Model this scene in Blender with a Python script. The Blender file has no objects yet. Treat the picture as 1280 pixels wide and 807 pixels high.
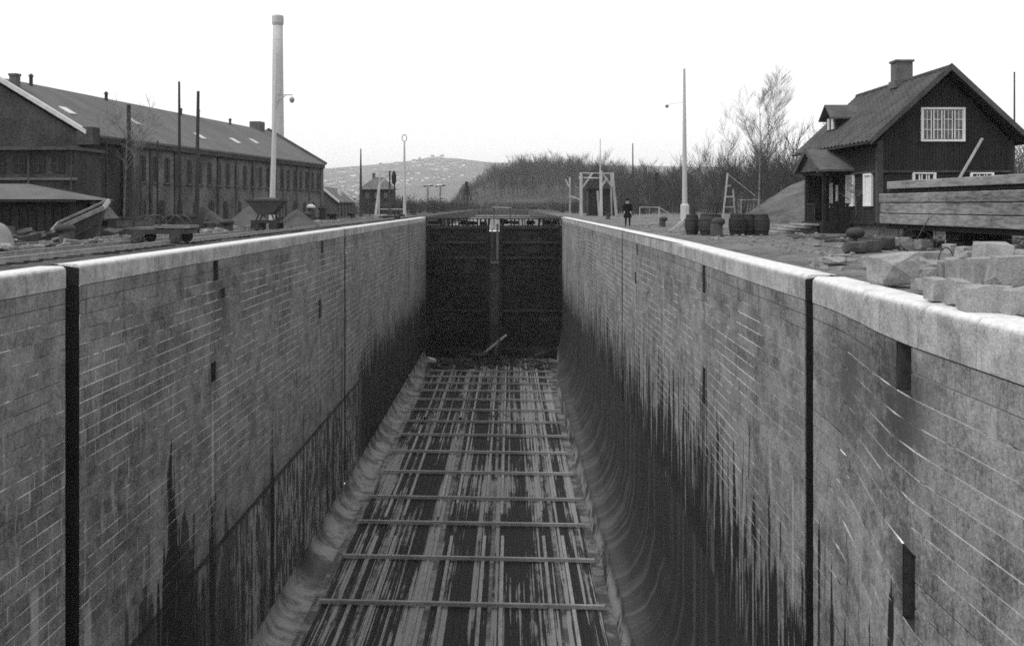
import bpy, bmesh, math, random
import numpy as np
from mathutils import Vector, Matrix, noise as mnoise
random.seed(7); np.random.seed(7)
R = math.radians
scene = bpy.context.scene
COL = scene.collection

# ------------------------------------------------------------------ camera
EYE = 1.33
cam_d = bpy.data.cameras.new("camera"); cam = bpy.data.objects.new("camera", cam_d); COL.objects.link(cam)
cam.location = (0, 0, EYE); cam.rotation_euler = (R(90), 0, 0)
cam_d.sensor_width = 36; cam_d.lens = 36 * 1300 / 1280
cam_d.shift_x = 3 / 1280; cam_d.shift_y = -146.5 / 1280
cam_d.clip_start = 0.1; cam_d.clip_end = 12000
scene.camera = cam
# ------------------------------------------------------------------ sky, sun, exposure
SUN_EL, SUN_AZ = R(52), R(245)          # azimuth clockwise from +Y (the lock's far end): behind the camera to the left
world = bpy.data.worlds.new("World"); scene.world = world; world.use_nodes = True
wt = world.node_tree; wt.nodes.clear()
sky = wt.nodes.new("ShaderNodeTexSky"); sky.sky_type = 'NISHITA'; sky.sun_disc = False
sky.sun_elevation = SUN_EL; sky.sun_rotation = SUN_AZ
sky.air_density = 1.0; sky.dust_density = 4.0
bw = wt.nodes.new("ShaderNodeRGBToBW")
mx = wt.nodes.new("ShaderNodeMix"); mx.data_type = 'FLOAT'
mx.inputs[0].default_value = 0.88; mx.inputs[3].default_value = 13.0   # even white cloud deck over the blue sky
bg = wt.nodes.new("ShaderNodeBackground"); bg.inputs[1].default_value = 0.074
wo = wt.nodes.new("ShaderNodeOutputWorld")
wt.links.new(sky.outputs[0], bw.inputs[0]); wt.links.new(bw.outputs[0], mx.inputs[2])
wt.links.new(mx.outputs[0], bg.inputs[0]); wt.links.new(bg.outputs[0], wo.inputs[0])
sl = bpy.data.lights.new("sun", 'SUN'); sl.energy = 1.4; sl.angle = R(12); sl.color = (1, 1, 1)
sun = bpy.data.objects.new("sun", sl); COL.objects.link(sun)
sdir = Vector((math.sin(SUN_AZ) * math.cos(SUN_EL), math.cos(SUN_AZ) * math.cos(SUN_EL), math.sin(SUN_EL)))
sun.rotation_euler = sdir.to_track_quat('Z', 'Y').to_euler()
scene.view_settings.view_transform = 'Standard'; scene.view_settings.look = 'None'
scene.view_settings.exposure = 0.5; scene.view_settings.gamma = 1
scene.cycles.volume_bounces = 0; scene.cycles.max_bounces = 6; scene.cycles.diffuse_bounces = 3
scene.cycles.filter_width = 1.7
try: scene.cycles.use_denoising = False
except Exception: pass

# ------------------------------------------------------------------ material helpers (black-and-white photograph: every colour is a grey)
class NT:
    def __init__(s, nt): s.t = nt; s.n = nt.nodes; s.l = nt.links
    def node(s, kind, **kw):
        x = s.n.new(kind)
        for k, v in kw.items(): setattr(x, k, v)
        return x
    def put(s, sock, v):
        if isinstance(v, (int, float)): sock.default_value = v
        else: s.l.new(v, sock)
    def m(s, op, a, b=0.0, c=0.0):
        x = s.node("ShaderNodeMath", operation=op); s.put(x.inputs[0], a); s.put(x.inputs[1], b); s.put(x.inputs[2], c)
        return x.outputs[0]
    def add(s, a, b): return s.m('ADD', a, b)
    def sub(s, a, b): return s.m('SUBTRACT', a, b)
    def mul(s, a, b): return s.m('MULTIPLY', a, b)
    def mix(s, f, a, b):
        x = s.node("ShaderNodeMix", data_type='FLOAT'); s.put(x.inputs[0], f); s.put(x.inputs[2], a); s.put(x.inputs[3], b)
        return x.outputs[0]
    def ramp(s, v, lo, hi):        # smooth 0..1 between lo and hi (hi may be below lo)
        x = s.node("ShaderNodeMapRange", interpolation_type='SMOOTHSTEP')
        s.put(x.inputs[0], v)
        if lo > hi:
            x.inputs[1].default_value = hi; x.inputs[2].default_value = lo; x.inputs[3].default_value = 1; x.inputs[4].default_value = 0
        else:
            x.inputs[1].default_value = lo; x.inputs[2].default_value = hi
        return x.outputs[0]
    def pos(s):
        g = s.node("ShaderNodeNewGeometry"); return g.outputs[0]
    def obj(s):
        return s.node("ShaderNodeTexCoord").outputs[3]
    def sep(s, v):
        x = s.node("ShaderNodeSeparateXYZ"); s.l.new(v, x.inputs[0]); return x.outputs
    def vec(s, a, b, c):
        x = s.node("ShaderNodeCombineXYZ")
        for k, q in enumerate((a, b, c)): s.put(x.inputs[k], q)
        return x.outputs[0]
    def noise(s, v, scale, detail=3, rough=0.55):
        x = s.node("ShaderNodeTexNoise"); s.l.new(v, x.inputs["Vector"])
        x.inputs["Scale"].default_value = scale; x.inputs["Detail"].default_value = detail; x.inputs["Roughness"].default_value = rough
        return x.outputs[0]
    def attr(s, name):
        x = s.node("ShaderNodeAttribute"); x.attribute_name = name; return x.outputs[2]
    def rnd(s):
        return s.node("ShaderNodeObjectInfo").outputs["Random"]

def new_mat(name, rough=0.9, spec=0.2):
    m = bpy.data.materials.new(name); m.use_nodes = True
    t = NT(m.node_tree); b = m.node_tree.nodes["Principled BSDF"]
    b.inputs["Roughness"].default_value = rough; b.inputs["Specular IOR Level"].default_value = spec
    return m, t, b
def finish(t, b, col, height=None, dist=0.02, strength=1.0):
    t.l.new(t.vec(col, col, col), b.inputs["Base Color"])
    if height is not None:
        x = t.node("ShaderNodeBump"); x.inputs["Distance"].default_value = dist; x.inputs["Strength"].default_value = strength
        t.l.new(height, x.inputs["Height"]); t.l.new(x.outputs[0], b.inputs["Normal"])
def plain(name, g, var=0.25, scale=3.0, fine=25.0, bump=0.01, rough=0.9, spec=0.2, stretch=(1, 1, 1), per=0.12):
    """weathered surface: base grey, patchy and fine noise, a tone per object"""
    m, t, b = new_mat(name, rough, spec)
    o = t.sep(t.obj()); v = t.vec(t.mul(o[0], stretch[0]), t.mul(o[1], stretch[1]), t.mul(o[2], stretch[2]))
    n1 = t.noise(v, scale, 4); n2 = t.noise(v, fine, 3, 0.7)
    f = t.add(t.add(t.mul(t.sub(t.ramp(n1, .3, .7), 0.5), 1.5 * var), t.mul(t.sub(t.ramp(n2, .32, .68), 0.5), 1.5 * var)), t.mul(t.sub(t.rnd(), 0.5), 2 * per))
    col = t.mul(t.m('MAXIMUM', t.add(f, 1.0), 0.15), g)
    finish(t, b, col, n2 if bump else None, bump)
    return m
MAT = {}
MAT['dark_iron'] = plain("dark_iron", 0.02, 0.4, 2, 18, 0.006, 0.6, 0.4)
MAT['rust_iron'] = plain("rust_iron", 0.05, 0.4, 3, 22, 0.008, 0.8, 0.3)
MAT['tub_iron'] = plain("tub_iron", 0.032, 0.5, 1.5, 14, 0.008, 0.75, 0.3)
MAT['rail_iron'] = plain("rail_iron", 0.22, 0.3, 3, 22, 0.004, 0.45, 0.5)
MAT['bollard_iron'] = plain("bollard_iron", 0.035, 0.25, 3, 25, 0.008, 0.8, 0.3)
MAT['tarred_wood'] = plain("tarred_wood", 0.017, 0.4, 2, 20, 0.008, 0.85, 0.25, (1, 1, .15))
MAT['house_board'] = plain("house_board", 0.022, 0.35, 1.2, 20, 0.004, 0.8, 0.2, (1, 1, .12), 0.1)
MAT['grey_timber'] = plain("grey_timber", 0.17, 0.35, 2.0, 14, 0.008, 0.9, 0.15, (.12, 1, 1))
MAT['upright_timber'] = plain("upright_timber", 0.09, 0.35, 2.0, 14, 0.008, 0.9, 0.15, (1, 1, .1))
MAT['pale_post'] = plain("pale_post", 0.36, 0.25, 2.0, 14, 0.006, 0.85, 0.2, (1, 1, .12))
MAT['pole_wood'] = plain("pole_wood", 0.04, 0.3, 2.0, 14, 0.006, 0.85, 0.2, (1, 1, .12))
MAT['concrete_mast'] = plain("concrete_mast", 0.42, 0.12, 1.0, 14, 0.004, 0.8, 0.2, (1, 1, .2))
MAT['chimney_render'] = plain("chimney_render", 0.40, 0.10, .3, 2, 0, 0.9, 0.1)
MAT['roof_tile'] = plain("roof_tile", 0.055, 0.35, 1.2, 14, 0.01, 0.85, 0.2, (1, 1, 1), 0.15)
MAT['slate_roof'] = plain("slate_roof", 0.085, 0.22, .5, 9, 0.01, 0.8, 0.25)
MAT['shed_roof'] = plain("shed_roof", 0.10, 0.2, .8, 9, 0.01, 0.85, 0.2)
MAT['white_paint'] = plain("white_paint", 0.68, 0.06, 3, 20, 0, 0.6, 0.3)
MAT['verge_white'] = plain("verge_white", 0.50, 0.15, 3, 20, 0, 0.7, 0.3)
MAT['curtain'] = plain("curtain", 0.62, 0.25, 3, 12, 0, 0.9, 0.1, (4, 4, .3))
MAT['brick_wall'] = plain("brick_wall", 0.055, 0.38, .6, 7, 0.01, 0.95, 0.1)
MAT['brick_pale'] = plain("brick_pale", 0.095, 0.30, .8, 7, 0.01, 0.95, 0.1)
MAT['brick_stack'] = plain("brick_stack", 0.10, 0.25, 1.5, 12, 0.01, 0.95, 0.1)
MAT['facade_brick'] = plain('facade_brick', 0.105, 0.45, .45, 7, 0.01, 0.95, 0.1)
MAT['window_dark'] = plain("window_dark", 0.012, 0.5, 1, 4, 0, 0.55, 0.3)
MAT['granite'] = plain("granite", 0.24, 0.28, 1.4, 30, 0.012, 0.95, 0.12, (1, 1, 1), 0.16)
MAT['barrel_wood'] = plain("barrel_wood", 0.028, 0.35, 2.0, 14, 0.006, 0.8, 0.25, (1, 1, .15), 0.2)
MAT['coat'] = plain("coat", 0.012, 0.2, 5, 30, 0, 0.95, 0.05)
MAT['skin'] = plain("skin", 0.42, 0.05, 5, 30, 0, 0.7, 0.2)
MAT['bark'] = plain("bark", 0.06, 0.3, 2, 10, 0, 0.95, 0.05)
MAT['birch_bark'] = plain("birch_bark", 0.17, 0.4, 2, 10, 0, 0.95, 0.05)
MAT['needles'] = plain("needles", 0.045, 0.3, 1, 6, 0, 0.95, 0.05)
MAT['bale'] = plain("sandy_heap", 0.085, 0.2, .8, 16, 0.03, 1, 0.05)
MAT['hill_house_wall'] = plain("hill_house_wall", 0.55, 0.3, .1, 1, 0, .9, .1, (1, 1, 1), 0.3)
MAT['hill_house_roof'] = plain("hill_house_roof", 0.10, 0.2, .1, 1, 0, .9, .1)

def wet_wall_mat(name, side):
    """granite lock wall: per-stone tone, water line, running stains, lime streaks (all of them real stains on the stone)"""
    m, t, b = new_mat(name, 0.85, 0.22)
    p = t.pos(); x, y, z = t.sep(p)
    tone = t.attr("tone")
    big = t.noise(p, .16, 3); mid = t.noise(p, 1.3, 3); fine = t.noise(p, 13, 4, .85)
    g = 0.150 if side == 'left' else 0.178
    spk = t.noise(p, 5.5, 5, .9)
    n_ = lambda q, lo, hi, amp: t.mul(t.sub(t.ramp(q, lo, hi), .5), amp)
    grit = t.noise(p, 30, 2, .8)
    f = t.add(t.add(t.mul(t.sub(tone, .5), .30), n_(mid, .35, .65, .40)), t.add(t.add(n_(fine, .38, .62, .45), n_(spk, .40, .60, .40)), t.add(n_(big, .35, .65, .35), n_(grit, .35, .65, .40))))
    col = t.mul(t.m('MAXIMUM', t.add(1.0, f), .2), g)
    sv = t.vec(0, t.mul(y, 1.0), t.mul(z, .07))                       # vertical runs
    s1 = t.noise(sv, 1.6, 4, .65); s2 = t.noise(t.vec(3, y, t.mul(z, .11)), 3.6, 3, .6); s3 = t.noise(t.vec(9, y, t.mul(z, .05)), .55, 3, .6)
    blot = t.noise(t.vec(5, t.mul(y, 1.1), t.mul(z, .9)), 1.5, 4, .7)
    wea = t.mul(t.ramp(t.noise(t.vec(8, t.mul(y, .35), t.mul(z, .5)), 1.0, 5, .7), .56, .66), t.ramp(fine, .35, .6))
    col = t.mix(t.mul(wea, .5), col, .04)
    # pale lime streaks, mostly in the lower half
    lime = t.mul(t.ramp(s2, .58, .65), t.mul(t.ramp(z, -1.5, -6), t.ramp(blot, .38, .55)))
    col = t.mix(t.mul(lime, .55), col, .34)
    # short dark weeps everywhere
    weep = t.mul(t.ramp(s1, .57, .66), t.ramp(blot, .46, .58))
    col = t.mix(t.mul(weep, .6), col, .03)
    if side == 'left':
        low = t.ramp(t.add(z, t.mul(t.sub(s1, .5), .5)), -9.95, -10.15)
        pale = t.mix(t.ramp(t.add(blot, t.mul(t.sub(s2, .5), 1.2)), .50, .58), .055, .27)
        near = t.ramp(y, 69, 67)
        pale = t.mix(t.ramp(y, 42, 34), pale, t.mix(.5, pale, .07))
        col = t.mix(t.mul(low, near), col, pale)
        wl = t.mul(t.mul(t.ramp(z, -10.25, -10.15), t.ramp(z, -9.95, -10.02)), near)  # the joint ledge at the old water line
        col = t.mix(wl, col, .035)
        far = t.ramp(y, 66, 70)
        edge = t.add(t.add(z, t.mul(t.sub(t.ramp(s1, .3, .7), .5), 3.4)), t.mul(t.sub(t.ramp(s2, .3, .7), .5), 2.0))
        edge = t.add(edge, t.mul(t.sub(y, 95), .012))
        dk = t.mul(t.ramp(edge, -9.0, -9.2), far)
        col = t.mix(dk, col, t.mix(t.ramp(s2, .52, .62), .014, .06))
        streaks = [(32.3, -5.7, .19, .02, 1.0), (33.6, -8.3, .42, .0, .85), (30.0, -9.3, .5, .0, .8), (38.5, -9.6, .25, .0, .7), (44.5, -9.5, .10, .0, .6), (34.6, -8.6, .03, .1, .9), (36.8, -8.7, .0, .34, .95), (46.0, -8.2, .0, .30, 1.0), (46.0, -2.0, .0, .05, .5),
                   (41.0, -10.0, .04, .02, .7), (28.5, -9.5, .25, .0, .75), (57.7, -5.0, .0, .2, .5), (62, -6.5, .03, .05, .8), (65, -7.2, .02, .10, .8), (60, -8.5, .02, .10, .8),
                   (53, -9, .02, .12, .6)]
        pales = [(36.8, -4.9, -8.8, .26), (25.9, -8.5, -14, .4), (57.6, -5.2, -9, .25), (23.0, -7.0, -14, .35)]
    else:
        edge = t.add(t.add(z, t.mul(t.sub(t.ramp(s1, .3, .7), .5), 4.2)), t.mul(t.sub(t.ramp(s2, .32, .68), .5), 3.2))
        edge = t.add(edge, t.mul(t.ramp(y, 66, 100), 1.3))
        dk = t.ramp(edge, -6.7, -6.85)
        wetc = t.mix(t.ramp(s2, .55, .62), .012, .075)
        wetc = t.mix(t.ramp(z, -8.6, -11.0), wetc, t.mix(t.ramp(s2, .44, .64), .04, .10))
        col = t.mix(dk, col, wetc)
        streaks = [(34.9, -5.3, .04, .12, 1.0), (35.9, -5.8, .03, .03, .9), (33.9, -6.4, .02, .05, .8), (30.4, -5.7, .015, .07, 1.0), (38.5, -4.2, .02, .05, .6), (42.4, -5.0, .03, .1, .8),
                   (46, -5.2, .04, .1, .8), (50, -5.4, .03, .1, .8), (25.5, -7.2, .02, .08, .8), (62.2, -2.0, .0, .1, .5), (24.1, -5.0, .0, .04, .5)]
        pales = [(55.6, -1.9, -6.0, .20), (45.5, -1.6, -5.2, .16), (52.8, -2.5, -6, .14), (49.5, -4.0, -7, .12), (34.9, -5.8, -8.6, .07), (27, -7.2, -9.6, .12), (28.3, -7.0, -9.4, .10), (23.0, -4.5, -7, .10)]
        damp = t.mul(t.mul(t.ramp(y, 19.5, 17.2), t.ramp(y, 13.0, 14.6)), t.mul(t.ramp(z, -.6, -1.1), t.ramp(z, -3.2, -2.0)))
        col = t.mix(t.mul(damp, t.ramp(t.add(mid, t.mul(blot, .5)), .6, .85)), col, .07)
    S = .933 if side == 'left' else .915; Z = lambda q: 1.33 - (1.33 - q) * S
    streaks = [(a_ * S, Z(b_), c_, d_, e_) for a_, b_, c_, d_, e_ in streaks]; pales = [(a_ * S, Z(b_), Z(c_), d_) for a_, b_, c_, d_ in pales]
    for (yc, zt, grow, w0, a) in streaks:                             # dark run: widens below its top
        d = t.m('ABSOLUTE', t.sub(t.add(y, t.mul(t.sub(fine, .5), .12)), yc))
        hw = t.add(t.mul(t.sub(zt, z), grow), w0)
        jag = t.add(t.mul(t.sub(t.ramp(s2, .3, .7), .5), t.mul(hw, 1.5)), t.mul(t.sub(t.ramp(s1, .3, .7), .5), t.mul(hw, .9)))
        mk = t.mul(t.ramp(t.sub(t.add(hw, jag), d), -.02, .06), t.ramp(z, zt, zt - .4))
        col = t.mix(t.mul(mk, a), col, .012)
    for (yc, zt, zb, w0) in pales:                                    # lime run
        d = t.m('ABSOLUTE', t.sub(t.add(y, t.mul(t.sub(fine, .5), .10)), yc))
        mk = t.mul(t.ramp(t.sub(w0 / 2, d), -.04, .04), t.mul(t.ramp(z, zt, zt - .3), t.ramp(z, zb - .8, zb)))
        col = t.mix(t.mul(mk, .55), col, .40)
    for (yn, zn) in ([(16.3, -.7), (16.0, -3.2), (34.9, -.6), (34.9, -4.0)] if side == 'right' else [(37.2, -.8), (36.9, -3.9), (58.3, -.8), (57.6, -3.6), (38, -1.7)]):
        d1 = t.m('ABSOLUTE', t.sub(y, yn * S)); d2 = t.m('ABSOLUTE', t.sub(z, zn - .5)); bb = t.add(t.mul(d1, .9), t.mul(d2, .55))
        col = t.mix(t.mul(t.ramp(t.add(bb, t.mul(t.sub(spk, .5), 2.4)), 1.0, .3), .55), col, .035)
    finish(t, b, col, t.add(t.mul(spk, .6), t.mul(fine, .5)), 0.03)
    return m
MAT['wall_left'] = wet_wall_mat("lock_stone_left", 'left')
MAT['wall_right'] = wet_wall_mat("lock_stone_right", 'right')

def mortar_mat():
    m, t, b = new_mat("mortar", 0.95, 0.1)
    p = t.pos(); x, y, z = t.sep(p)
    n = t.noise(t.vec(x, t.mul(y, .6), t.mul(z, 1.0)), .55, 4, .65)
    n = t.add(t.mul(n, .7), t.mul(t.noise(p, 2.6, 4, .7), .3)); c = t.mix(t.ramp(n, .42, .54), .05, .68)
    zz_ = t.add(z, t.mul(t.sub(n, .5), 6)); c = t.mix(t.ramp(zz_, -7.5, -10.0), c, .05); c = t.mix(t.mul(t.ramp(x, 0, 1), t.ramp(zz_, -5.6, -7.0)), c, .025)
    c = t.mix(t.ramp(z, -1.3, -.8), c, .05)
    finish(t, b, c); return m
MAT['mortar'] = mortar_mat()

def coping_mat():
    m, t, b = new_mat("coping_granite", 0.9, 0.2)
    p = t.pos(); x, y, z = t.sep(p)
    fine = t.noise(p, 22, 3, .75); mid = t.noise(p, 1.6, 4)
    s = t.noise(t.vec(0, y, t.mul(z, .15)), 3.0, 3)
    spk = t.noise(p, 7, 4, .85)
    c = t.add(t.mul(t.sub(t.ramp(fine, .35, .65), .5), .35), t.add(t.add(t.mul(t.sub(t.ramp(mid, .35, .65), .5), .35), t.mul(t.sub(t.ramp(spk, .4, .6), .5), .25)), t.mul(t.sub(t.attr("tone"), .5), .30)))
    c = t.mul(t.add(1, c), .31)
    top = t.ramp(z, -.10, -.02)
    c = t.mix(top, c, t.mul(t.add(1, t.mul(t.sub(t.ramp(spk, .35, .65), .5), .3)), .60))   # lip and tread are paler than the face
    c = t.mix(t.mul(t.mul(t.ramp(s, .58, .68), t.ramp(z, -.15, -.5)), .5), c, .10)
    c = t.mix(t.mul(t.ramp(t.noise(p, .9, 5, .75), .56, .66), .45), c, .13)
    finish(t, b, c, t.add(fine, spk), .02); return m
MAT['coping'] = coping_mat()

def haunch_mat(name, side):
    m, t, b = new_mat(name, 0.6, 0.4)
    p = t.pos(); x, y, z = t.sep(p)
    u = t.attr("run")                                                  # metres down the curved section
    s1 = t.noise(t.vec(1, y, t.mul(u, .06)), 1.1 if side == 'right' else 1.5, 4, .6); s2 = t.noise(t.vec(4, y, t.mul(u, .05)), 3.5, 3, .6)
    bl = t.noise(p, .8, 4, .65); fine = t.noise(p, 12, 3, .7)
    c = t.mix(t.ramp(s1, .48, .64), .018, .055)
    c = t.mix(t.mul(t.ramp(s2, .60, .70), .35), c, .13)
    if side == 'left':
        c = t.mix(t.ramp(bl, .38, .58), .06, .22)
        c = t.mix(t.mul(t.ramp(s1, .56, .68), .35), c, .03)
        c = t.mix(t.mul(t.ramp(y, 52, 50), t.ramp(y, 47, 49)), c, .03)
    else:
        foot = t.ramp(z, -15.0, -15.8)
        c = t.mix(t.mul(foot, t.mul(t.ramp(bl, .44, .56), t.ramp(fine, .3, .5))), c, .22)
        gl = t.mul(t.ramp(s1, .66, .70), t.ramp(y, 50, 58))
        c = t.mix(gl, c, .015)
    c = t.mul(c, t.add(.7, t.mul(fine, .6)))
    finish(t, b, c, t.add(t.mul(s1, .4), t.mul(fine, .3)), .03); return m
MAT['haunch_left'] = haunch_mat("haunch_concrete_left", 'left')
MAT['haunch_right'] = haunch_mat("haunch_concrete_right", 'right')

def floor_plank_mat():
    m, t, b = new_mat("floor_plank_wood", 0.8, 0.15)
    p = t.pos(); x, y, z = t.sep(p)
    r = t.rnd()
    v1 = t.noise(t.vec(t.mul(x, 7.5), t.mul(y, .06), t.mul(r, 9)), 1.0, 4, .6)
    v2 = t.noise(t.vec(t.mul(x, .35), t.mul(y, .05), 2), 1.0, 2)
    v3 = t.noise(t.vec(t.mul(x, 2.0), t.mul(y, .5), 7), 1.0, 4, .7)
    k = t.add(t.add(v1, t.mul(t.sub(v2, .5), .8)), t.add(t.mul(t.sub(r, .5), .22), t.mul(t.sub(v3, .5), .3)))
    c = t.mix(t.ramp(k, .535, .60), .022, .24)
    fine = t.noise(p, 14, 3, .7)
    c = t.mul(c, t.add(.7, t.mul(fine, .6)))
    finish(t, b, c, v1, .02); return m
MAT['floor_plank'] = floor_plank_mat()
MAT['runner'] = plain("runner_timber", 0.24, 0.35, .5, 12, 0.006, 0.7, 0.3, (1, .2, 1), .15)
MAT['cross_beam'] = plain("cross_beam_timber", 0.27, 0.25, .6, 12, 0.006, 0.7, 0.3)
def mud_mat():
    m, t, b = new_mat("floor_silt", 0.5, 0.4)
    p = t.pos(); n = t.noise(p, .7, 5, .65); f = t.noise(p, 9, 3, .7)
    c = t.mul(t.mix(t.ramp(n, .45, .60), .035, .15), t.add(.7, t.mul(f, .6)))
    finish(t, b, c, f, .02); return m
MAT['silt'] = mud_mat()
def gate_mat():
    m, t, b = new_mat("wet_gate_timber", 0.8, 0.12)
    p = t.pos(); x, y, z = t.sep(p)
    n = t.noise(t.vec(t.mul(x, .25), y, t.mul(z, 1.6)), 2.0, 4, .65); n2 = t.noise(p, .35, 3)
    c = t.add(.008, t.mul(t.ramp(n, .45, .75), .014)); c = t.mix(t.mul(t.ramp(n2, .54, .66), .4), c, .045)
    finish(t, b, c, n, .02); return m
MAT['gate'] = gate_mat()

def ground_mat():
    m, t, b = new_mat("trodden_dirt_and_gravel", 0.98, 0.08)
    p = t.pos(); x, y, z = t.sep(p)
    a = t.noise(p, .25, 4, .6); c1 = t.noise(p, 1.7, 4, .65); f = t.noise(p, 14, 4, .8)
    right = t.ramp(x, 0, 4)
    g = t.mix(right, .065, .13)
    g = t.mix(t.ramp(y, 140, 240), g, .06)
    v = t.add(t.add(t.mul(t.sub(t.ramp(a, .35, .65), .5), .5), t.mul(t.sub(t.ramp(c1, .35, .65), .5), .5)), t.mul(t.sub(t.ramp(f, .35, .65), .5), .7))
    c = t.mul(t.m('MAXIMUM', t.add(1, v), .2), g)
    c = t.mix(t.mul(t.ramp(t.noise(p, .5, 5, .7), .56, .63), .5), c, .06)
    finish(t, b, c, t.add(t.mul(c1, .3), t.mul(f, .5)), .05); return m
MAT['ground'] = ground_mat()
def hill_mat(name, g, sc):
    m, t, b = new_mat(name, 1, 0.05)
    p = t.pos(); n = t.ramp(t.noise(p, sc, 5, .65), .35, .65); f = t.ramp(t.noise(p, sc * 9, 3, .7), .35, .65)
    c = t.mul(t.add(.55, t.add(t.mul(n, .5), t.mul(f, .5))), g)
    finish(t, b, c); return m
MAT['far_hill'] = hill_mat("distant_wooded_slope", 0.11, .006)  # base grey lightened to stand in for thicker haze
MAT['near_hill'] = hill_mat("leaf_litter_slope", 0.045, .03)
MAT['bank'] = hill_mat("grassy_bank", 0.075, .4)
MAT['water'] = plain("canal_water", 0.03, 0.1, .05, .4, 0, 0.12, 0.6)

# ------------------------------------------------------------------ mesh helpers
class MB:
    """collects simple shapes and links them as ONE mesh object"""
    def __init__(s): s.v = []; s.f = []; s.mi = []; s.cur = 0
    def add(s, vs, fs):
        o = len(s.v); s.v += [tuple(q) for q in vs]; s.f += [tuple(i + o for i in f) for f in fs]; s.mi += [s.cur] * len(fs); return s
    def box(s, c, d, rz=0, rx=0, ry=0, bev=0.0):
        hx, hy, hz = d[0] / 2, d[1] / 2, d[2] / 2
        M = Matrix.Translation(c) @ Matrix.Rotation(rz, 4, 'Z') @ Matrix.Rotation(ry, 4, 'Y') @ Matrix.Rotation(rx, 4, 'X')
        if bev <= 0:
            vs = [M @ Vector((sx * hx, sy * hy, sz * hz)) for sz in (-1, 1) for sy in (-1, 1) for sx in (-1, 1)]
            return s.add(vs, [(0, 2, 3, 1), (4, 5, 7, 6), (0, 1, 5, 4), (2, 6, 7, 3), (0, 4, 6, 2), (1, 3, 7, 5)])
        e = min(bev, hx * .9, hy * .9, hz * .9); vs = []; idx = {}
        for sx in (-1, 1):
            for sy in (-1, 1):
                for sz in (-1, 1):
                    for k in range(3):
                        q = [sx * (hx - e), sy * (hy - e), sz * (hz - e)]; q[k] = (sx * hx, sy * hy, sz * hz)[k]
                        idx[(sx, sy, sz, k)] = len(vs); vs.append(M @ Vector(q))
        fs = []
        for k in range(3):
            a, b_ = [i for i in range(3) if i != k]
            for sg in (-1, 1):
                ring = []
                for (u, w) in ((-1, -1), (1, -1), (1, 1), (-1, 1)):
                    q = [0, 0, 0]; q[k] = sg; q[a] = u; q[b_] = w; ring.append(idx[(q[0], q[1], q[2], k)])
                fs.append(tuple(ring if (sg > 0) == (k != 1) else ring[::-1]))
        for k in range(3):
            a, b_ = [i for i in range(3) if i != k]
            for u in (-1, 1):
                for w in (-1, 1):
                    q0 = [0, 0, 0]; q0[k] = -1; q0[a] = u; q0[b_] = w; q1 = list(q0); q1[k] = 1
                    fs.append((idx[(*q0, a)], idx[(*q1, a)], idx[(*q1, b_)], idx[(*q0, b_)]))
        for sx in (-1, 1):
            for sy in (-1, 1):
                for sz in (-1, 1): fs.append(tuple(idx[(sx, sy, sz, k)] for k in range(3)))
        return s.add(vs, fs)
    def tube(s, p0, p1, r0, r1=None, n=8, cap=True):
        r1 = r0 if r1 is None else r1; p0 = Vector(p0); p1 = Vector(p1); d = (p1 - p0)
        if d.length < 1e-6: return s
        q = d.to_track_quat('Z', 'Y'); vs = []
        for p, r in ((p0, r0), (p1, r1)):
            for k in range(n):
                a = 2 * math.pi * k / n; vs.append(p + q @ Vector((math.cos(a) * r, math.sin(a) * r, 0)))
        fs = [(k, (k + 1) % n, n + (k + 1) % n, n + k) for k in range(n)]
        if cap: fs += [tuple(range(n))[::-1], tuple(range(n, 2 * n))]
        return s.add(vs, fs)
    def path(s, pts, r, n=6):
        for a, b_ in zip(pts[:-1], pts[1:]): s.tube(a, b_, r, r, n)
        return s
    def beam(s, p0, p1, w, h):
        p0 = Vector(p0); p1 = Vector(p1); d = p1 - p0; q = d.to_track_quat('X', 'Z'); c = (p0 + p1) / 2; L = d.length
        vs = [c + q @ Vector((sx * L / 2, sy * w / 2, sz * h / 2)) for sz in (-1, 1) for sy in (-1, 1) for sx in (-1, 1)]
        return s.add(vs, [(0, 2, 3, 1), (4, 5, 7, 6), (0, 1, 5, 4), (2, 6, 7, 3), (0, 4, 6, 2), (1, 3, 7, 5)])
    def lathe(s, prof, c=(0, 0, 0), n=14):
        vs = []; fs = []
        for (r, z) in prof:
            for k in range(n):
                a = 2 * math.pi * k / n; vs.append((c[0] + r * math.cos(a), c[1] + r * math.sin(a), c[2] + z))
        for i in range(len(prof) - 1):
            for k in range(n): fs.append((i * n + k, i * n + (k + 1) % n, (i + 1) * n + (k + 1) % n, (i + 1) * n + k))
        fs += [tuple(range(n))[::-1], tuple(range((len(prof) - 1) * n, len(prof) * n))]
        return s.add(vs, fs)
    def prism(s, poly, a, b_, axis='y'):
        """poly of (u,v) extruded from a to b_ along axis; u,v are the other two axes in order"""
        n = len(poly)
        def P(u, v, w): return {'y': (u, w, v), 'x': (w, u, v), 'z': (u, v, w)}[axis]
        vs = [P(u, v, a) for u, v in poly] + [P(u, v, b_) for u, v in poly]
        fs = [(k, (k + 1) % n, n + (k + 1) % n, n + k) for k in range(n)] + [tuple(range(n))[::-1], tuple(range(n, 2 * n))]
        return s.add(vs, fs)
    def build(s, name, mats, parent=None, smooth=False, fix=True, col=True):
        me = bpy.data.meshes.new(name); me.from_pydata(s.v, [], s.f)
        if not isinstance(mats, (list, tuple)): mats = [mats]
        for q in mats: me.materials.append(MAT[q] if isinstance(q, str) else q)
        if len(mats) > 1: me.polygons.foreach_set("material_index", s.mi)
        if fix:
            bm = bmesh.new(); bm.from_mesh(me); bmesh.ops.recalc_face_normals(bm, faces=bm.faces); bm.to_mesh(me); bm.free()
        if smooth: me.polygons.foreach_set("use_smooth", [True] * len(me.polygons))
        me.update(); return link(name, me, parent)
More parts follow.
